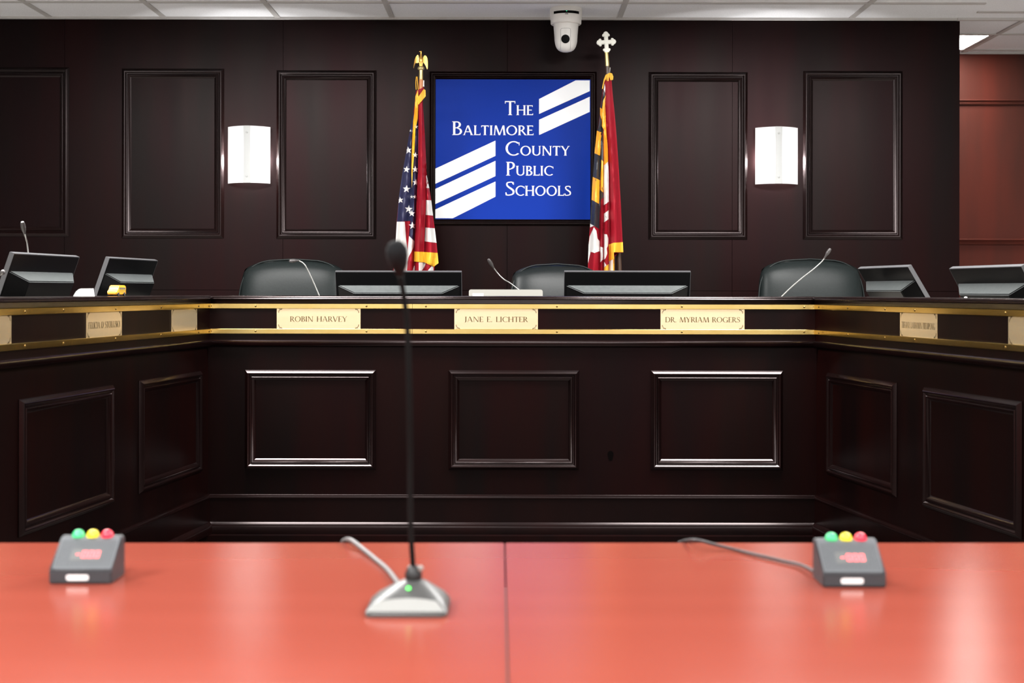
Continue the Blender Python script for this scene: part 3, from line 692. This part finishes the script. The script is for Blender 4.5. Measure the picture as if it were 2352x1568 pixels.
def chair(label, x, y, rz, ztop, w=.51, lm='leather'):
    t = thing('office_chair', label, 'chair', (x, y, .2), rz, 'leather chairs behind the dais')
    zt = ztop-.2; h = .62
    Xb = Matrix.Translation((0, .06, zt-h/2-.016)) @ Matrix.Rotation(math.radians(-7), 4, 'X')
    bm = B(); pillow(bm, w, h, .13, .018, 24, X=Xb); bk = obj('backrest', bm, lm, t, 180)
    pts = []
    for k in range(49):
        a = -.15*PI+1.3*PI*k/48; ca, sa = math.cos(a), math.sin(a)
        u = sgn(ca)*abs(ca)**.32; v = sgn(sa)*abs(sa)**.32; kk = 1-.10*(u*u*v*v)**1.5
        pts.append(Xb @ Vector((u*w/2*kk*.995, -.012, v*h/2*kk*.995+.018*(1-u*u)*(v+1)/2)))
    bm = B(); tube(bm, pts, .004, 8); obj('piping', bm, lm, bk, 180)
    bm = B(); pillow(bm, .52, .50, .13, 0, 16, X=Matrix.Translation((0, -.20, .45)) @ Matrix.Rotation(PI/2, 4, 'X')); obj('seat', bm, lm, t, 180)
    for s in (-1, 1):
        bm = B(); tube(bm, smoothpts([(s*.27, .02, .44), (s*.30, .02, .56), (s*.30, -.05, .655), (s*.30, -.30, .655), (s*.29, -.34, .58), (s*.26, -.34, .46)], 6), .02, 10); obj('armrest', bm, 'black', t, 180)
    bm = B(); tube(bm, [(0, -.18, .10), (0, -.18, .40)], .03, 14); obj('column', bm, 'chrome', t, 60)
    for k in range(5):
        a = 2*PI*k/5+.3
        bm = B(); tube(bm, [(0, -.18, .10), (.30*math.cos(a), -.18+.30*math.sin(a), .065)], [.025, .016], 8); lg = obj('leg', bm, 'black', t, 60)
        bm = B(); tube(bm, [(.30*math.cos(a)-.012, -.18+.30*math.sin(a), .028), (.30*math.cos(a)+.012, -.18+.30*math.sin(a), .028)], .028, 12); obj('caster', bm, 'rubber', lg, 60)
    return t
chair('grey lit leather chair partly behind a wide monitor, nearest the striped flag', P(667, 600, 6.42).x, 6.42, 0, P(667, 594, 6.42).z, .52)
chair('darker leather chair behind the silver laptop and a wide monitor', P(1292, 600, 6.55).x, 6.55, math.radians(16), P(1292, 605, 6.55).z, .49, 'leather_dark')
chair('grey lit leather chair by the corner, crossed by a slanting microphone', P(1873, 600, 6.42).x, 6.42, math.radians(3), P(1873, 593.5, 6.42).z, .52)
# ------------------------------------------------------------------ small things on the side benches
def on_cap(x, s, left):
    u = (x-1176)/F
    d = (-(1.203+.7618+s)/(u-SL)) if left else ((1.207+.9138+s)/(u+SR))
    return Vector((u*d, d, 1.1393))
p = on_cap(268, .09, True)
t = thing('toy_bus', 'little yellow toy school bus on the dais in front of a monitor', 'toy bus', p, math.radians(-5))
bm = B()   # heading local -y
prof = [(-.045, .006), (.045, .006), (.046, .030), (.042, .0365), (.030, .038), (-.020, .038), (-.024, .036), (-.027, .022), (-.043, .0185), (-.046, .014)]
extr(bm, prof, -.0165, .0165, 'x'); bmesh.ops.bevel(bm, geom=bm.edges[:], offset=.0025, segments=3, affect='EDGES'); obj('body', bm, 'bus', t, 50)
bm = B()
for s in (-1, 1):
    for k in range(6): box(bm, s*.0166-.0004, s*.0166+.0004, -.018+k*.0098, -.0098+k*.0098, .023, .0305)
obj('side_window', bm, 'bus_glass', t)
bm = B()
for s in (-1, 1):
    for z in (.0135, .0185): box(bm, s*.0167-.0003, s*.0167+.0003, -.024, .043, z, z+.0012)
obj('stripe', bm, 'rubber', t)
bm = B(); v = [(-.014, -.0252, .0235), (.014, -.0252, .0235), (.014, -.0228, .0335), (-.014, -.0228, .0335)]
extr(bm, [(-.0135, .0245), (.0135, .0245), (.0130, .0315), (-.0130, .0315)], -.0268, -.0262); obj('windscreen', bm, 'bus_pale', t)
for sx in (-1, 1):
    for yy in (-.030, .026):
        bm = B(); tube(bm, [(sx*.0165-.003, yy, .0065), (sx*.0165+.003, yy, .0065)], .0065, 14); obj('wheel', bm, 'rubber', t, 50)
p = on_cap(193, .10, True)
bm = B()
x0, x1 = P(170, 680, p.y).x-p.x, P(215, 680, p.y).x-p.x
zh = .0265
pr = [(x0, 0), (x1+.001, 0), (x1-.003, zh), (x0+.024, zh-.0005), (x0+.017, zh-.003), (x0+.009, zh-.010), (x0+.003, zh-.020)]
extr(bm, pr, -.018, .018, 'y'); bmesh.ops.translate(bm, verts=bm.verts, vec=(0, 0, .0003))
o = obj('folded_card', bm, 'paper', None); o.location = p; o.rotation_euler = (0, 0, .25)
tag(o, 'white folded card with a curved side, on the dais between two monitors', 'card')
p = on_cap(2218, .10, False)
bm = B(); lathe(bm, [(0, 0), (.0035, .0006), (.0052, .0026), (.0040, .0046), (0, .0056)], 14)
bmesh.ops.scale(bm, verts=bm.verts, vec=(1.1, .8, .9)); o = obj('mint', bm, 'paper', None, 180); o.location = p  # small white rounded thing of no known kind
o.name = 'mint'; tag(o, 'tiny white lozenge lying on the dais below the monitor by the recessed wall', 'sweet')
# ------------------------------------------------------------------ wall sign
SY = WALL
t = thing('wall_sign', 'framed blue sign with white lettering and slanted white stripes on the dark wall', 'sign', (0, 0, 0))
def S(x, y): p = P(x, y, SY-.012); return (p.x, p.z)
a = P(986.5, 518, SY); b = P(1370.5, 165, SY)
bm = B(); frame_mould(bm, a.x, b.x, a.z, b.z, bead_profile(.040, 1.3), SY); obj('frame', bm, 'wood_trim_low', t, 30)
c0 = S(1000, 501.5); c1 = S(1354.6, 184.3)
bm = B(); box(bm, c0[0]-.004, c1[0]+.004, SY-.010, SY-.001, c0[1]-.004, c1[1]+.004); obj('panel', bm, 'blue', t)
cv = lambda px, py: S(990+px/4.238, 160+py/4.238)
yl = SY-.0102
for poly in ([(1052, 285), (1408, 104), (1545, 104), (1545, 208), (1052, 430)], [(1052, 487), (1545, 263), (1545, 410), (1052, 635)],
             [(42, 963), (627, 690), (627, 838), (42, 1110)], [(42, 1160), (627, 887), (627, 1035), (42, 1307)], [(42, 1360), (627, 1088), (627, 1235), (212, 1445), (42, 1445)]):
    bm = B(); extr(bm, [cv(*q) for q in poly], yl-.0006, yl); obj('stripe', bm, 'sign_white', t)
for first, rest, xa, xb, top, bl, st in (('T', 'HE', 713, 996, 305, 441, 346), ('B', 'ALTIMORE', 200, 1000, 503, 635, 542), ('C', 'OUNTY', 718, 1352, 697, 834, 742), ('P', 'UBLIC', 726, 1192, 897, 1029, 936), ('S', 'CHOOLS', 720, 1366, 1090, 1225, 1130)):
    A = cv(xa, bl); E = cv(xb, bl); cap = (bl-top)/4.238*SY/F
    bm = B(); lettering(bm, [(first, 1.0), (rest, (bl-st)/(bl-top))], A[0], E[0], A[1], yl, cap, .115, .07); obj('lettering', bm, 'sign_white', t)
# ------------------------------------------------------------------ sconces
def sconce(label, x0, x1, y0, y1):
    c = P((x0+x1)/2, (y0+y1)/2, WALL); k = WALL/F
    w_ = (x1-x0)*k*.975; h = (y1-y0)*k*.975
    t = thing('wall_sconce', label, 'wall lamp', (c.x, WALL, c.z), 0, 'curved wall lamps on the dark wall')
    bm = B(); n = 24
    def arc(u, off=0.0): return Vector((u*w_/2, -.028-off-.062*(1-u*u), 0))
    A = []; 
    for off in (0, -.004):
        A.append([[bm.verts.new(arc(-1+2*i/n, off)+Vector((0, 0, z))) for z in (-h/2, h/2)] for i in range(n+1)])
    for g in A:
        for i in range(n): bm.faces.new((g[i][0], g[i+1][0], g[i+1][1], g[i][1]))
    for z in (0, 1):
        for i in range(n): bm.faces.new((A[0][i][z], A[0][i+1][z], A[1][i+1][z], A[1][i][z]))
    for i in (0, n): bm.faces.new((A[0][i][0], A[0][i][1], A[1][i][1], A[1][i][0]))
    obj('glass_shade', bm, 'frost', t, 30)
    bm = B(); prs = []
    for i in range(7):
        u = -.17+.34*i/6; a = arc(u, .0015)
        prs.append(a)
    for z0, z1 in ((-h/2-.0005, h/2+.0005),):
        g = [[bm.verts.new((a.x*(1-.10*math.cos(q*PI/2)), a.y, q*(h/2+.0006))) for q in [-1+2*j/8 for j in range(9)]] for a in prs]
        for i in range(6):
            for j in range(8): bm.faces.new((g[i][j], g[i+1][j], g[i+1][j+1], g[i][j+1]))
    s = obj('centre_strip', bm, 'strip', t, 180)
    for q in (-.77, .77):
        bm = B(); lathe(bm, [(0, 0), (.006, 0), (.006, .002), (.0035, .0045), (0, .005)], 14, X=Matrix.Translation((0, -.0916, q*h/2)) @ Matrix.Rotation(PI/2, 4, 'X')); obj('screw', bm, 'strip', s, 40)
    bm = B(); box(bm, -.035, .035, -.014, -.0005, -.10, .10, bev=.002); obj('back_plate', bm, 'white_plastic', t)
    for sx_ in (-1, 1):
        l = bpy.data.lights.new('sconce_bulb', 'POINT'); l.energy = SC_W; l.shadow_soft_size = .016; l.color = (1, .97, .96)
        o = bpy.data.objects.new('sconce_bulb', l); C.objects.link(o); o.parent = t; o.location = (sx_*.052, -.040, -.018)
SC_W = 9.5
sconce('lit white curved wall lamp beside the flag with stars, between two dark panels', 525, 624, 291.5, 424)
sconce('lit white curved wall lamp above the corner chair, nearest the recessed wall', 1731.5, 1831, 293.5, 426)
# ------------------------------------------------------------------ ceiling camera
p = P(1300, 19, 6.99)
t = thing('security_camera', 'white dome pan and tilt camera hanging from the ceiling', 'camera', (p.x, 6.99, CEIL))
k = 6.99/F
def cz(y): return P(1300, y, 6.99).z-CEIL
bm = B(); lathe(bm, [(.075, cz(57)), (.079, cz(55)), (.080, cz(46)), (.0825, cz(44)), (.0835, cz(26)), (.0815, cz(20)), (.078, 0)], 40); obj('mount', bm, 'white_plastic', t, 30)
bm = B(); lathe(bm, [(0, cz(120)), (.012, cz(119.8)), (.022, cz(119.0)), (.032, cz(117.4)), (.040, cz(115)), (.0465, cz(111.5)), (.052, cz(107)), (.056, cz(101)), (.0585, cz(95)), (.0605, cz(80)), (.064, cz(62)), (.0655, cz(55.5)), (.0655, cz(52))], 40)
obj('camera_body', bm, 'white_plastic', t, 50)
def cyl_patch(bm, r, a0, a1, z0, z1, n=16):
    g = [[bm.verts.new((r*math.sin(a), -r*math.cos(a), z)) for z in (z0, z1)] for a in [a0+(a1-a0)*i/n for i in range(n+1)]]
    for i in range(n): bm.faces.new((g[i][0], g[i+1][0], g[i+1][1], g[i][1]))
bm = B(); cyl_patch(bm, .0842, -.88, .88, cz(37.2), cz(31.2)); win = obj('sensor_window', bm, 'lens', t, 180)
bm = B(); cyl_patch(bm, .0846, -.03, .03, cz(33.2), cz(31.8), 4); obj('status_light', bm, 'led_teal', win)
bm = B(); cyl_patch(bm, .0842, -.10, .10, cz(40), cz(38.4), 8); obj('printed_mark', bm, 'mic_grey', t)
def body_r(z):
    pr = [(.001, cz(120)), (.022, cz(119)), (.032, cz(117.4)), (.040, cz(115)), (.0465, cz(111.5)), (.052, cz(107)), (.0585, cz(95)), (.0605, cz(80)), (.064, cz(62)), (.0655, cz(55))]
    for (r0, z0), (r1, z1) in zip(pr, pr[1:]):
        if z <= z1: return r0+(r1-r0)*(z-z0)/(z1-z0)
    return .0655
bm = B(); hwid = .0255
pts = [(-hwid, cz(116)), (-hwid, cz(100)), (-hwid, cz(85)), (-hwid, cz(74)), (-.021, cz(70.5)), (0, cz(70)), (.021, cz(70.5)), (hwid, cz(74)), (hwid, cz(85)), (hwid, cz(100)), (hwid, cz(116))]
sp = smoothpts([(u, v, 0) for u, v in pts], 6)
tube(bm, [(p_.x-.004, -math.sqrt(max(body_r(p_.y)**2-(p_.x-.004)**2, 0))-.0002, p_.y) for p_ in sp], .0006, 6); obj('panel_seam', bm, 'mic_grey', t, 180)
Xc = Matrix.Translation((-.005, -.054, cz(94))) @ Matrix.Rotation(math.radians(96), 4, 'X')
bm = B(); lathe(bm, [(.0228, -.012), (.0235, .004), (.0215, .0055)], 28, X=Xc); obj('lens_ring', bm, 'white_plastic', t, 40)
bm = B(); lathe(bm, [(.0222, .0035), (.0222, .0058), (0, .0072)], 28, X=Xc); obj('lens', bm, 'lens', t, 40)
# ------------------------------------------------------------------ flags
def interp(curve, y):
    if y <= curve[0][0]: return curve[0][1]
    for (y0, x0), (y1, x1) in zip(curve, curve[1:]):
        if y <= y1: return x0+(x1-x0)*(y-y0)/(y1-y0)
    return curve[-1][1]
def flag_cloth(parent, Y, folds, layers, outline, name='cloth', mats=()):
    """layers: (material slot, polygon in photo pixels); folds: list of (curve x(y), depth offset, negative towards the room)"""
    def depth(x, y):
        c = [(interp(cv_, y), d) for cv_, d in folds]
        amp = min(1.0, max(.12, (y-180)/330))
        if x <= c[0][0]: return c[0][1]*amp
        for (x0, d0), (x1, d1) in zip(c, c[1:]):
            if x <= x1:
                s = (x-x0)/max(x1-x0, 1e-3); s = .5-.5*math.cos(PI*s); return (d0+(d1-d0)*s)*amp
        return c[-1][1]*amp
    bm = B(); done = []
    for mi, poly in layers:
        bx = (min(p[0] for p in poly), max(p[0] for p in poly), min(p[1] for p in poly), max(p[1] for p in poly))
        li = 0
        for q, l_ in done:
            if bx[0] < q[1]-1 and q[0] < bx[1]-1 and bx[2] < q[3]-1 and q[2] < bx[3]-1: li = max(li, l_+1)
        li = min(li, 7); done.append((bx, li))
        vs_ = [bm.verts.new((x, y, li)) for x, y in poly]
        try:
            f = bm.faces.new(vs_); f.material_index = mi
        except ValueError: pass
    bmesh.ops.triangulate(bm, faces=bm.faces[:])
    xs = [v.co.x for v in bm.verts]; ys = [v.co.y for v in bm.verts]
    x = min(xs)+3
    while x < max(xs):
        bmesh.ops.bisect_plane(bm, geom=bm.verts[:]+bm.edges[:]+bm.faces[:], plane_co=(x, 0, 0), plane_no=(1, 0, 0), dist=1e-4); x += 3
    y = min(ys)+7
    while y < max(ys):
        bmesh.ops.bisect_plane(bm, geom=bm.verts[:]+bm.edges[:]+bm.faces[:], plane_co=(0, y, 0), plane_no=(0, 1, 0), dist=1e-4); y += 7
    loc = parent.location
    for v in bm.verts:
        d = depth(v.co.x, v.co.y)
        v.co = P(v.co.x, v.co.y, Y+d-.0022*v.co.z)-loc
    # the rear half of the hanging cloth, closing the folds behind the pole
    n0 = len(bm.verts)
    rows = []
    ymin = min(o_[0] for o_ in outline[0]); ymax = max(o_[0] for o_ in outline[0])
    for j in range(25):
        y = ymin+(ymax-ymin)*j/24; xl, xr = interp(outline[0], y), interp(outline[1], y); row = []
        for i in range(15):
            u = i/14; x = xl+(xr-xl)*u
            d = depth(xl if u < .5 else xr, y)*0 + depth(xl, y)*(1-u)+depth(xr, y)*u
            amp = min(1, max(.1, (y-180)/330))
            row.append(bm.verts.new(P(x, y, Y+d+.003+amp*(.07*math.sin(PI*u)+.018*math.sin(PI*u)*math.sin(9*u)))-loc))
        rows.append(row)
    for j in range(24):
        for i in range(14):
            f = bm.faces.new((rows[j][i], rows[j][i+1], rows[j+1][i+1], rows[j+1][i])); f.material_index = 0
    return obj(name, bm, list(mats), parent, 60)
def star(cx, cy, r, rot=0.0):
    p = []
    for k in range(10):
        a = -PI/2+rot+k*PI/5; q = r if k % 2 == 0 else r*.40
        p.append((cx+q*math.cos(a), cy+q*math.sin(a)))
    return p
YU = 6.93
# --- the flag with stars and stripes
foot = P(957.5, 640, YU); 
t = thing('flag', 'flag with white stars on navy and red stripes, draped on an oak pole', 'flag', (foot.x, YU, .2), 0, 'flags on poles flanking the sign')
Lo = t.location
bm = B(); tube(bm, [Vector((0, .045, .02)), P(957.3, 615, YU+.035)-Lo, P(966.5, 200, YU)-Lo, P(967.2, 183, YU)-Lo], [.0125, .0125, .0115, .0115], 14); obj('pole', bm, 'oak', t, 60)
bm = B(); lathe(bm, [(0, 0), (.14, 0), (.14, .015), (.10, .03), (.03, .05), (.02, .12), (0, .12)], 28, X=Matrix.Translation((0, .045, 0))); obj('stand', bm, 'gold', t, 40)
k = YU/F
e0 = P(967, 182, YU)-Lo
bm = B(); lathe(bm, [(.0115, -.002), (.0112, .0), (.0105, .046), (.016, .048), (.0185, .053), (.018, .060), (.012, .066), (0, .067)], 20, X=Matrix.Translation(e0)); fin = obj('ferrule', bm, 'brass_tube', t, 50)
bm = B()
lathe(bm, [(.007, .064), (.0075, .070), (.0085, .078), (.0110, .090), (.0120, .098), (.0108, .106), (.0080, .114), (.0056, .122), (.0046, .130), (.0044, .136), (.0048, .140), (.0036, .1445), (0, .146)], 16, X=Matrix.Translation(e0))
tube(bm, [e0+Vector((0, -.002, .1415)), e0+Vector((-.006, -.003, .142)), e0+Vector((-.0095, -.003, .1395))], [.0032, .0024, .0008], 8)
for s in (-1, 1):
    up = [(.009, .088), (.010, .102), (.0115, .112), (.0155, .121), (.021, .1225), (.027, .119), (.0315, .110), (.0340, .095), (.0348, .078), (.0345, .062), (.0325, .0525), (.0300, .0535), (.0265, .064), (.0215, .074), (.0160, .082)]
    if s < 0: up = [(.009, .086), (.010, .098), (.0125, .106), (.0120, .114), (.0135, .121), (.0165, .1255), (.0205, .1235), (.0265, .116), (.0320, .104), (.0360, .088), (.0385, .072), (.0392, .059), (.0380, .058), (.0350, .070), (.0315, .0785), (.0280, .084), (.0180, .083)]
    ex = B(); extr(ex, [(s*u, v) for u, v in up], -.003, .003)
    bmesh.ops.triangulate(ex, faces=[f for f in ex.faces if len(f.verts) > 4])
    for v_ in ex.verts: v_.co.y += .012*(abs(v_.co.x)/.04)**2
    bmesh.ops.translate(ex, verts=ex.verts, vec=e0); join(bm, ex)
for s in (-1, 1): tube(bm, [e0+Vector((s*.005, -.002, .092)), e0+Vector((s*.006, -.004, .078)), e0+Vector((s*.005, -.006, .066))], [.006, .0045, .003], 8)
obj('eagle_finial', bm, 'gold', t, 50)
bm = B(); box(bm, 0, .007, -.004, .004, -.034, -.002); bmesh.ops.translate(bm, verts=bm.verts, vec=e0+Vector((.0095, 0, -.004))); obj('white_tape', bm, 'fl_white', t)
bm = B()
for dx in (0, 5): tube(bm, smoothpts([P(956+dx*.9, 206, YU-.012)-Lo, P(955+dx*.8, 190, YU-.014)-Lo, P(956.5+dx*.3, 176, YU-.014)-Lo], 5), .0022, 6)
obj('cord', bm, 'fringe', t, 180)
Rr, Wh, Nv, Gd, Fr = 0, 1, 2, 3, 4
us_left = [(208, 956), (225, 954), (264, 949), (313, 939), (355, 932), (399, 924), (454, 916), (505, 911.5), (549, 909), (600, 905), (625, 902), (700, 897)]
us_right = [(200, 974), (235, 970.5), (264, 973), (313, 976), (376, 979), (402, 980), (432, 986), (460, 990.5), (495, 994.5), (524, 998.5), (557, 1002.5), (580, 1004.8), (606, 999), (625, 997), (700, 1000)]
ol = [(x, y) for y, x in us_left] + [(x, y) for y, x in reversed(us_right)]
layers = [(Rr, ol)]
layers += [(Nv, [(957, 230), (949, 264), (939, 313), (932, 355), (924, 399), (916, 454), (911.5, 509), (942.6, 507), (939.4, 541.5), (952, 554), (955, 490), (958, 420), (960, 399), (961, 300), (961, 243)]),
           (Wh, [(911.5, 509), (930, 509), (933, 549.5), (937, 578), (934.6, 623), (933, 700), (904, 700), (905, 600), (909, 550)]),
           (Rr, [(930, 509), (942.4, 507.4), (939.4, 526), (937.8, 557), (936.5, 578), (933, 549)]),
           (Wh, [(939.4, 541.5), (952, 554), (950.6, 567), (937.8, 591), (936, 600), (936.3, 578)]),
           (Rr, [(950.6, 567), (952.5, 590), (952, 612), (946.6, 623), (930, 700), (933, 640), (934.6, 623), (937.8, 591)]),
           (Wh, [(952, 609), (953, 700), (940, 700), (946.6, 623)])]
for y0l, y0r, y1l, y1r in ((400, 401, 431, 432), (459, 460, 493, 495), (522.4, 524, 554, 557.5)):
    layers.append((Wh, [(976.5, y0l), (interp(us_right, y0r), y0r), (interp(us_right, (y0r+y1r)/2), (y0r+y1r)/2), (interp(us_right, y1r), y1r), (975, y1l)]))
layers += [(Wh, [(962, 602), (984, 602), (968, 622), (962, 640)]), (Rr, [(978, 604), (993, 604), (981, 622), (972, 640), (964, 640)]), (Wh, [(995.5, 606), (996.5, 700), (975, 700), (982, 622)])]
layers += [(Rr, [(961.4, 240), (970.5, 234), (973, 264), (976, 313), (979, 376), (979, 398), (979, 431), (977.5, 494), (974, 579), (951.4, 577.6), (955, 500), (958.5, 420), (960, 390), (961, 300)])]
for cx, cy, r in ((933.6, 389, 8.4), (953.9, 389, 8.2), (933.9, 434, 9.4), (955, 419, 8), (919.4, 459.5, 8), (938.6, 480, 9.4), (945.8, 490, 8), (947.4, 518, 9.2), (938, 345, 9), (953.9, 356, 7), (942.5, 300, 3.2), (955.5, 291, 5), (945.5, 452, 4), (953.0, 452, 5)):
    pl = star(cx, cy, r, random.uniform(-.15, .15))
    layers.append((Wh, [(max(px_, interp(us_left, py_)+.3), py_) if px_ < 941 else (min(px_, interp([(230, 961), (390, 960), (430, 957.5), (500, 955), (560, 952)], py_)), py_) for px_, py_ in pl]))
layers += [(Fr, [(960, 206), (954, 221), (952.5, 249), (949, 278), (947, 320), (945.4, 362), (945, 399), (946, 432), (948, 392), (951.8, 348), (954, 297), (959.5, 273), (960.5, 239), (961.6, 240), (977.7, 221), (977.4, 207), (973, 204.5), (961, 222)]),
           (Fr, [(951.4, 577.4), (973.7, 578.5), (1004.8, 580.5), (1007.2, 604), (996, 612.5), (993.7, 602), (973.9, 602), (951, 600.5)])]
us_folds = [(us_left, .03), ([(208, 957), (399, 935), (505, 924), (625, 916), (700, 914)], -.035), ([(208, 957), (430, 946), (505, 938), (600, 935), (700, 932)], .015), ([(208, 958), (400, 953), (500, 949), (600, 943), (700, 940)], -.03),
            ([(208, 961), (400, 959.8), (470, 956.5), (577, 951.6), (700, 951)], .02), ([(208, 968), (400, 968), (577, 962), (700, 962)], -.06), ([(235, 971), (376, 979), (431, 978.4), (577, 973.8), (700, 973)], .012), ([(235, 971.2), (400, 980), (500, 985), (580, 988), (700, 986)], -.03), (us_right, .03)]
flag_cloth(t, YU-.035, us_folds, layers, (us_left, us_right), 'cloth', ('fl_red', 'fl_white', 'fl_navy', 'fl_gold', 'fringe'))
# --- the flag with the checks and the red cross
foot = P(1423, 620, YU)
t = thing('flag', 'flag with yellow and black checks and a red fold, on a dark walnut pole', 'flag', (foot.x, YU, .2), 0, 'flags on poles flanking the sign')
Lo = t.location
bm = B(); tube(bm, [Vector((.02, .05, .02)), P(1422.5, 610, YU+.04)-Lo, P(1396, 170, YU)-Lo, P(1395, 152, YU)-Lo], [.0125, .0125, .0115, .0115], 14); obj('pole', bm, 'walnut', t, 60)
bm = B(); lathe(bm, [(0, 0), (.14, 0), (.14, .015), (.10, .03), (.03, .05), (.02, .12), (0, .12)], 28, X=Matrix.Translation((.02, .05, 0))); obj('stand', bm, 'gold', t, 40)
e0 = P(1395.3, 155, YU)-Lo; e1 = P(1393.3, 122, YU)-Lo
bm = B(); tube(bm, [e0, e1], [.0112, .0098], 18); tube(bm, [e1, e1+(e1-e0)*.05], .0122, 18); obj('ferrule', bm, 'brass_tube', t, 40)
cc = P(1392.5, 97, YU)-Lo; kk = YU/F
bm = B()
def cross_arm(ex, dx, dz, Ln, g, hh):
    w0 = 4.6-g
    sl = [(0, w0), (Ln-11.6+g, w0), (Ln-11.4+g, 7.2-g), (Ln-9.6, 8.9-g), (Ln-6.4, 8.0-g), (Ln-4.6, 5.6-g*.8), (Ln-1.6-g*.7, 4.2-g*.8), (Ln-g, .6)]
    rr = []
    for u, v in sl:
        rr.append([ex.verts.new(((u*dx-q*v*dz)*kk, y, (u*dz+q*v*dx)*kk)) for q in (-1, 1) for y in (-hh, hh)])
    for a, b in zip(rr, rr[1:]):
        for p_, q_ in ((0, 1), (1, 3), (3, 2), (2, 0)): ex.faces.new((a[p_], a[q_], b[q_], b[p_]))
    ex.faces.new((rr[-1][0], rr[-1][1], rr[-1][3], rr[-1][2]))
n_ = 0
for g, hh in ((0, .0045), (1.5, .0080)):
    for dx, dz, Ln in ((1, 0, 22.5), (-1, 0, 22.5), (0, 1, 24.5), (0, -1, 26)):
        ex = B(); cross_arm(ex, dx, dz, Ln, g, hh+.00012*n_); n_ += 1
        bmesh.ops.recalc_face_normals(ex, faces=ex.faces)
        bmesh.ops.rotate(ex, verts=ex.verts, cent=(0, 0, 0), matrix=Matrix.Rotation(-.06, 3, 'Y')); bmesh.ops.translate(ex, verts=ex.verts, vec=cc); join(bm, ex)
obj('cross_finial', bm, 'pearl', t, 30)
bm = B(); tube(bm, [P(1399.5, 168, YU-.004)-Lo, P(1401.3, 155, YU-.002)-Lo], [.003, .002], 8); obj('white_clip', bm, 'fl_white', t)
Rd, Wt, Bk, Or, Fg = 0, 1, 2, 3, 4
md_left = [(178, 1390), (200, 1386), (240, 1379.5), (262, 1378), (294, 1374.3), (303, 1371), (352, 1365.5), (399, 1362.3), (458, 1358.8), (514, 1355.5), (562, 1352), (612, 1350.4), (700, 1349)]
md_right = [(176, 1404), (184, 1404.8), (214, 1407), (262, 1412), (318, 1416.6), (399, 1422), (470, 1426), (556, 1430), (580, 1431), (583, 1410), (700, 1410)]
ol = [(x, y) for y, x in md_left] + [(x, y) for y, x in reversed(md_right)]
L = [(Rd, ol),
     (Bk, [(1389, 192), (1380, 240), (1377, 276), (1374.3, 294), (1371, 302), (1365.5, 352), (1362.3, 399), (1358.8, 458), (1355.5, 514), (1377.5, 526), (1379, 460), (1387, 452), (1386.5, 297), (1388, 260), (1390, 219)]),
     (Wt, [(1388.6, 192), (1390.3, 200), (1389.8, 213), (1386.6, 206)]),
     (Or, [(1378.3, 247), (1383.4, 250), (1381.8, 276), (1378.3, 262)]),
     (Or, [(1371, 300), (1381.6, 304), (1378.3, 357.3), (1365.6, 351.8)]),
     (Or, [(1361.5, 406), (1378.3, 414), (1376, 468), (1358.8, 458.6)]),
     (Or, [(1380, 365), (1386.2, 371), (1386.7, 443), (1379, 436)]),
     (Or, [(1391, 218.6), (1390, 239), (1388, 271), (1392, 290), (1396, 341), (1396.8, 371), (1387.3, 379.7), (1386, 297), (1382.3, 289), (1383.4, 246), (1385.5, 231)]),
     (Wt, [(1396.8, 371), (1398, 399), (1398.3, 463), (1387, 471), (1387.3, 379.7)]),
     (Wt, [(1387.4, 490.5), (1397.9, 482.5), (1397.9, 503), (1387.4, 510.4)]),
     (Wt, [(1387, 537.5), (1394, 538), (1397.7, 548), (1396.6, 564), (1393.4, 570), (1395, 581.4), (1391, 592.6), (1386, 597)]),
     (Wt, [(1364, 521.6), (1370, 530), (1372.7, 548), (1377.5, 554), (1377, 576.6), (1365.5, 580.6), (1356.7, 578), (1350.6, 604), (1352, 562), (1354.4, 543)]),
     (Wt, [(1355.5, 513.6), (1364.3, 518.4), (1355.4, 522)]),
     (Wt, [(1378.3, 566), (1385.5, 568.6), (1385.5, 595), (1378.3, 603)]),
     (Wt, [(1385.7, 597.5), (1393, 609), (1387, 615)]),
     (Wt, [(1398.4, 599), (1408, 595), (1409, 700), (1398, 700)]), (Or, [(1398.4, 580), (1410, 578), (1410.5, 594), (1398.4, 600)]), (Or, [(1408, 594), (1411, 590), (1413, 700), (1408.4, 700)]),
     (Fg, [(1387, 615), (1398, 606), (1398, 640), (1386, 640)]),
     (Fg, [(1398.3, 561.5), (1408.6, 557.4), (1430.6, 556), (1431.6, 579), (1410, 579), (1398.6, 580.6)]),
     (Fg, [(1391, 172), (1387, 182), (1384, 196), (1382.6, 205), (1385.2, 203), (1387.5, 190), (1391, 181), (1392.5, 186), (1394, 176), (1394.6, 186), (1398, 186), (1399, 176), (1401, 181), (1402, 184), (1405, 184), (1408, 183), (1408.8, 176), (1406, 168.5), (1400, 167)])]
md_folds = [(md_left, .03), ([(200, 1387), (300, 1377), (400, 1370), (520, 1366), (700, 1362)], -.04), ([(200, 1388), (303, 1381.8), (414, 1378.3), (525, 1377.2), (700, 1377.3)], .015), ([(200, 1388.4), (300, 1384), (440, 1383), (700, 1381.5)], -.02),
            ([(200, 1389), (297, 1386), (380, 1387), (700, 1386)], .008), ([(200, 1390), (300, 1389.5), (400, 1393), (600, 1391.5), (700, 1391)], -.045), ([(188, 1390.2), (268, 1390), (300, 1392.8), (341, 1396), (399, 1397.6), (561, 1398.2), (700, 1398.5)], .012),
            ([(188, 1397), (300, 1401), (400, 1408), (470, 1411), (556, 1413), (700, 1404)], -.05), (md_right, .03)]
flag_cloth(t, YU-.035, md_folds, L, (md_left, md_right), 'cloth', ('fl_red', 'fl_white', 'fl_black', 'fl_gold', 'fringe'))
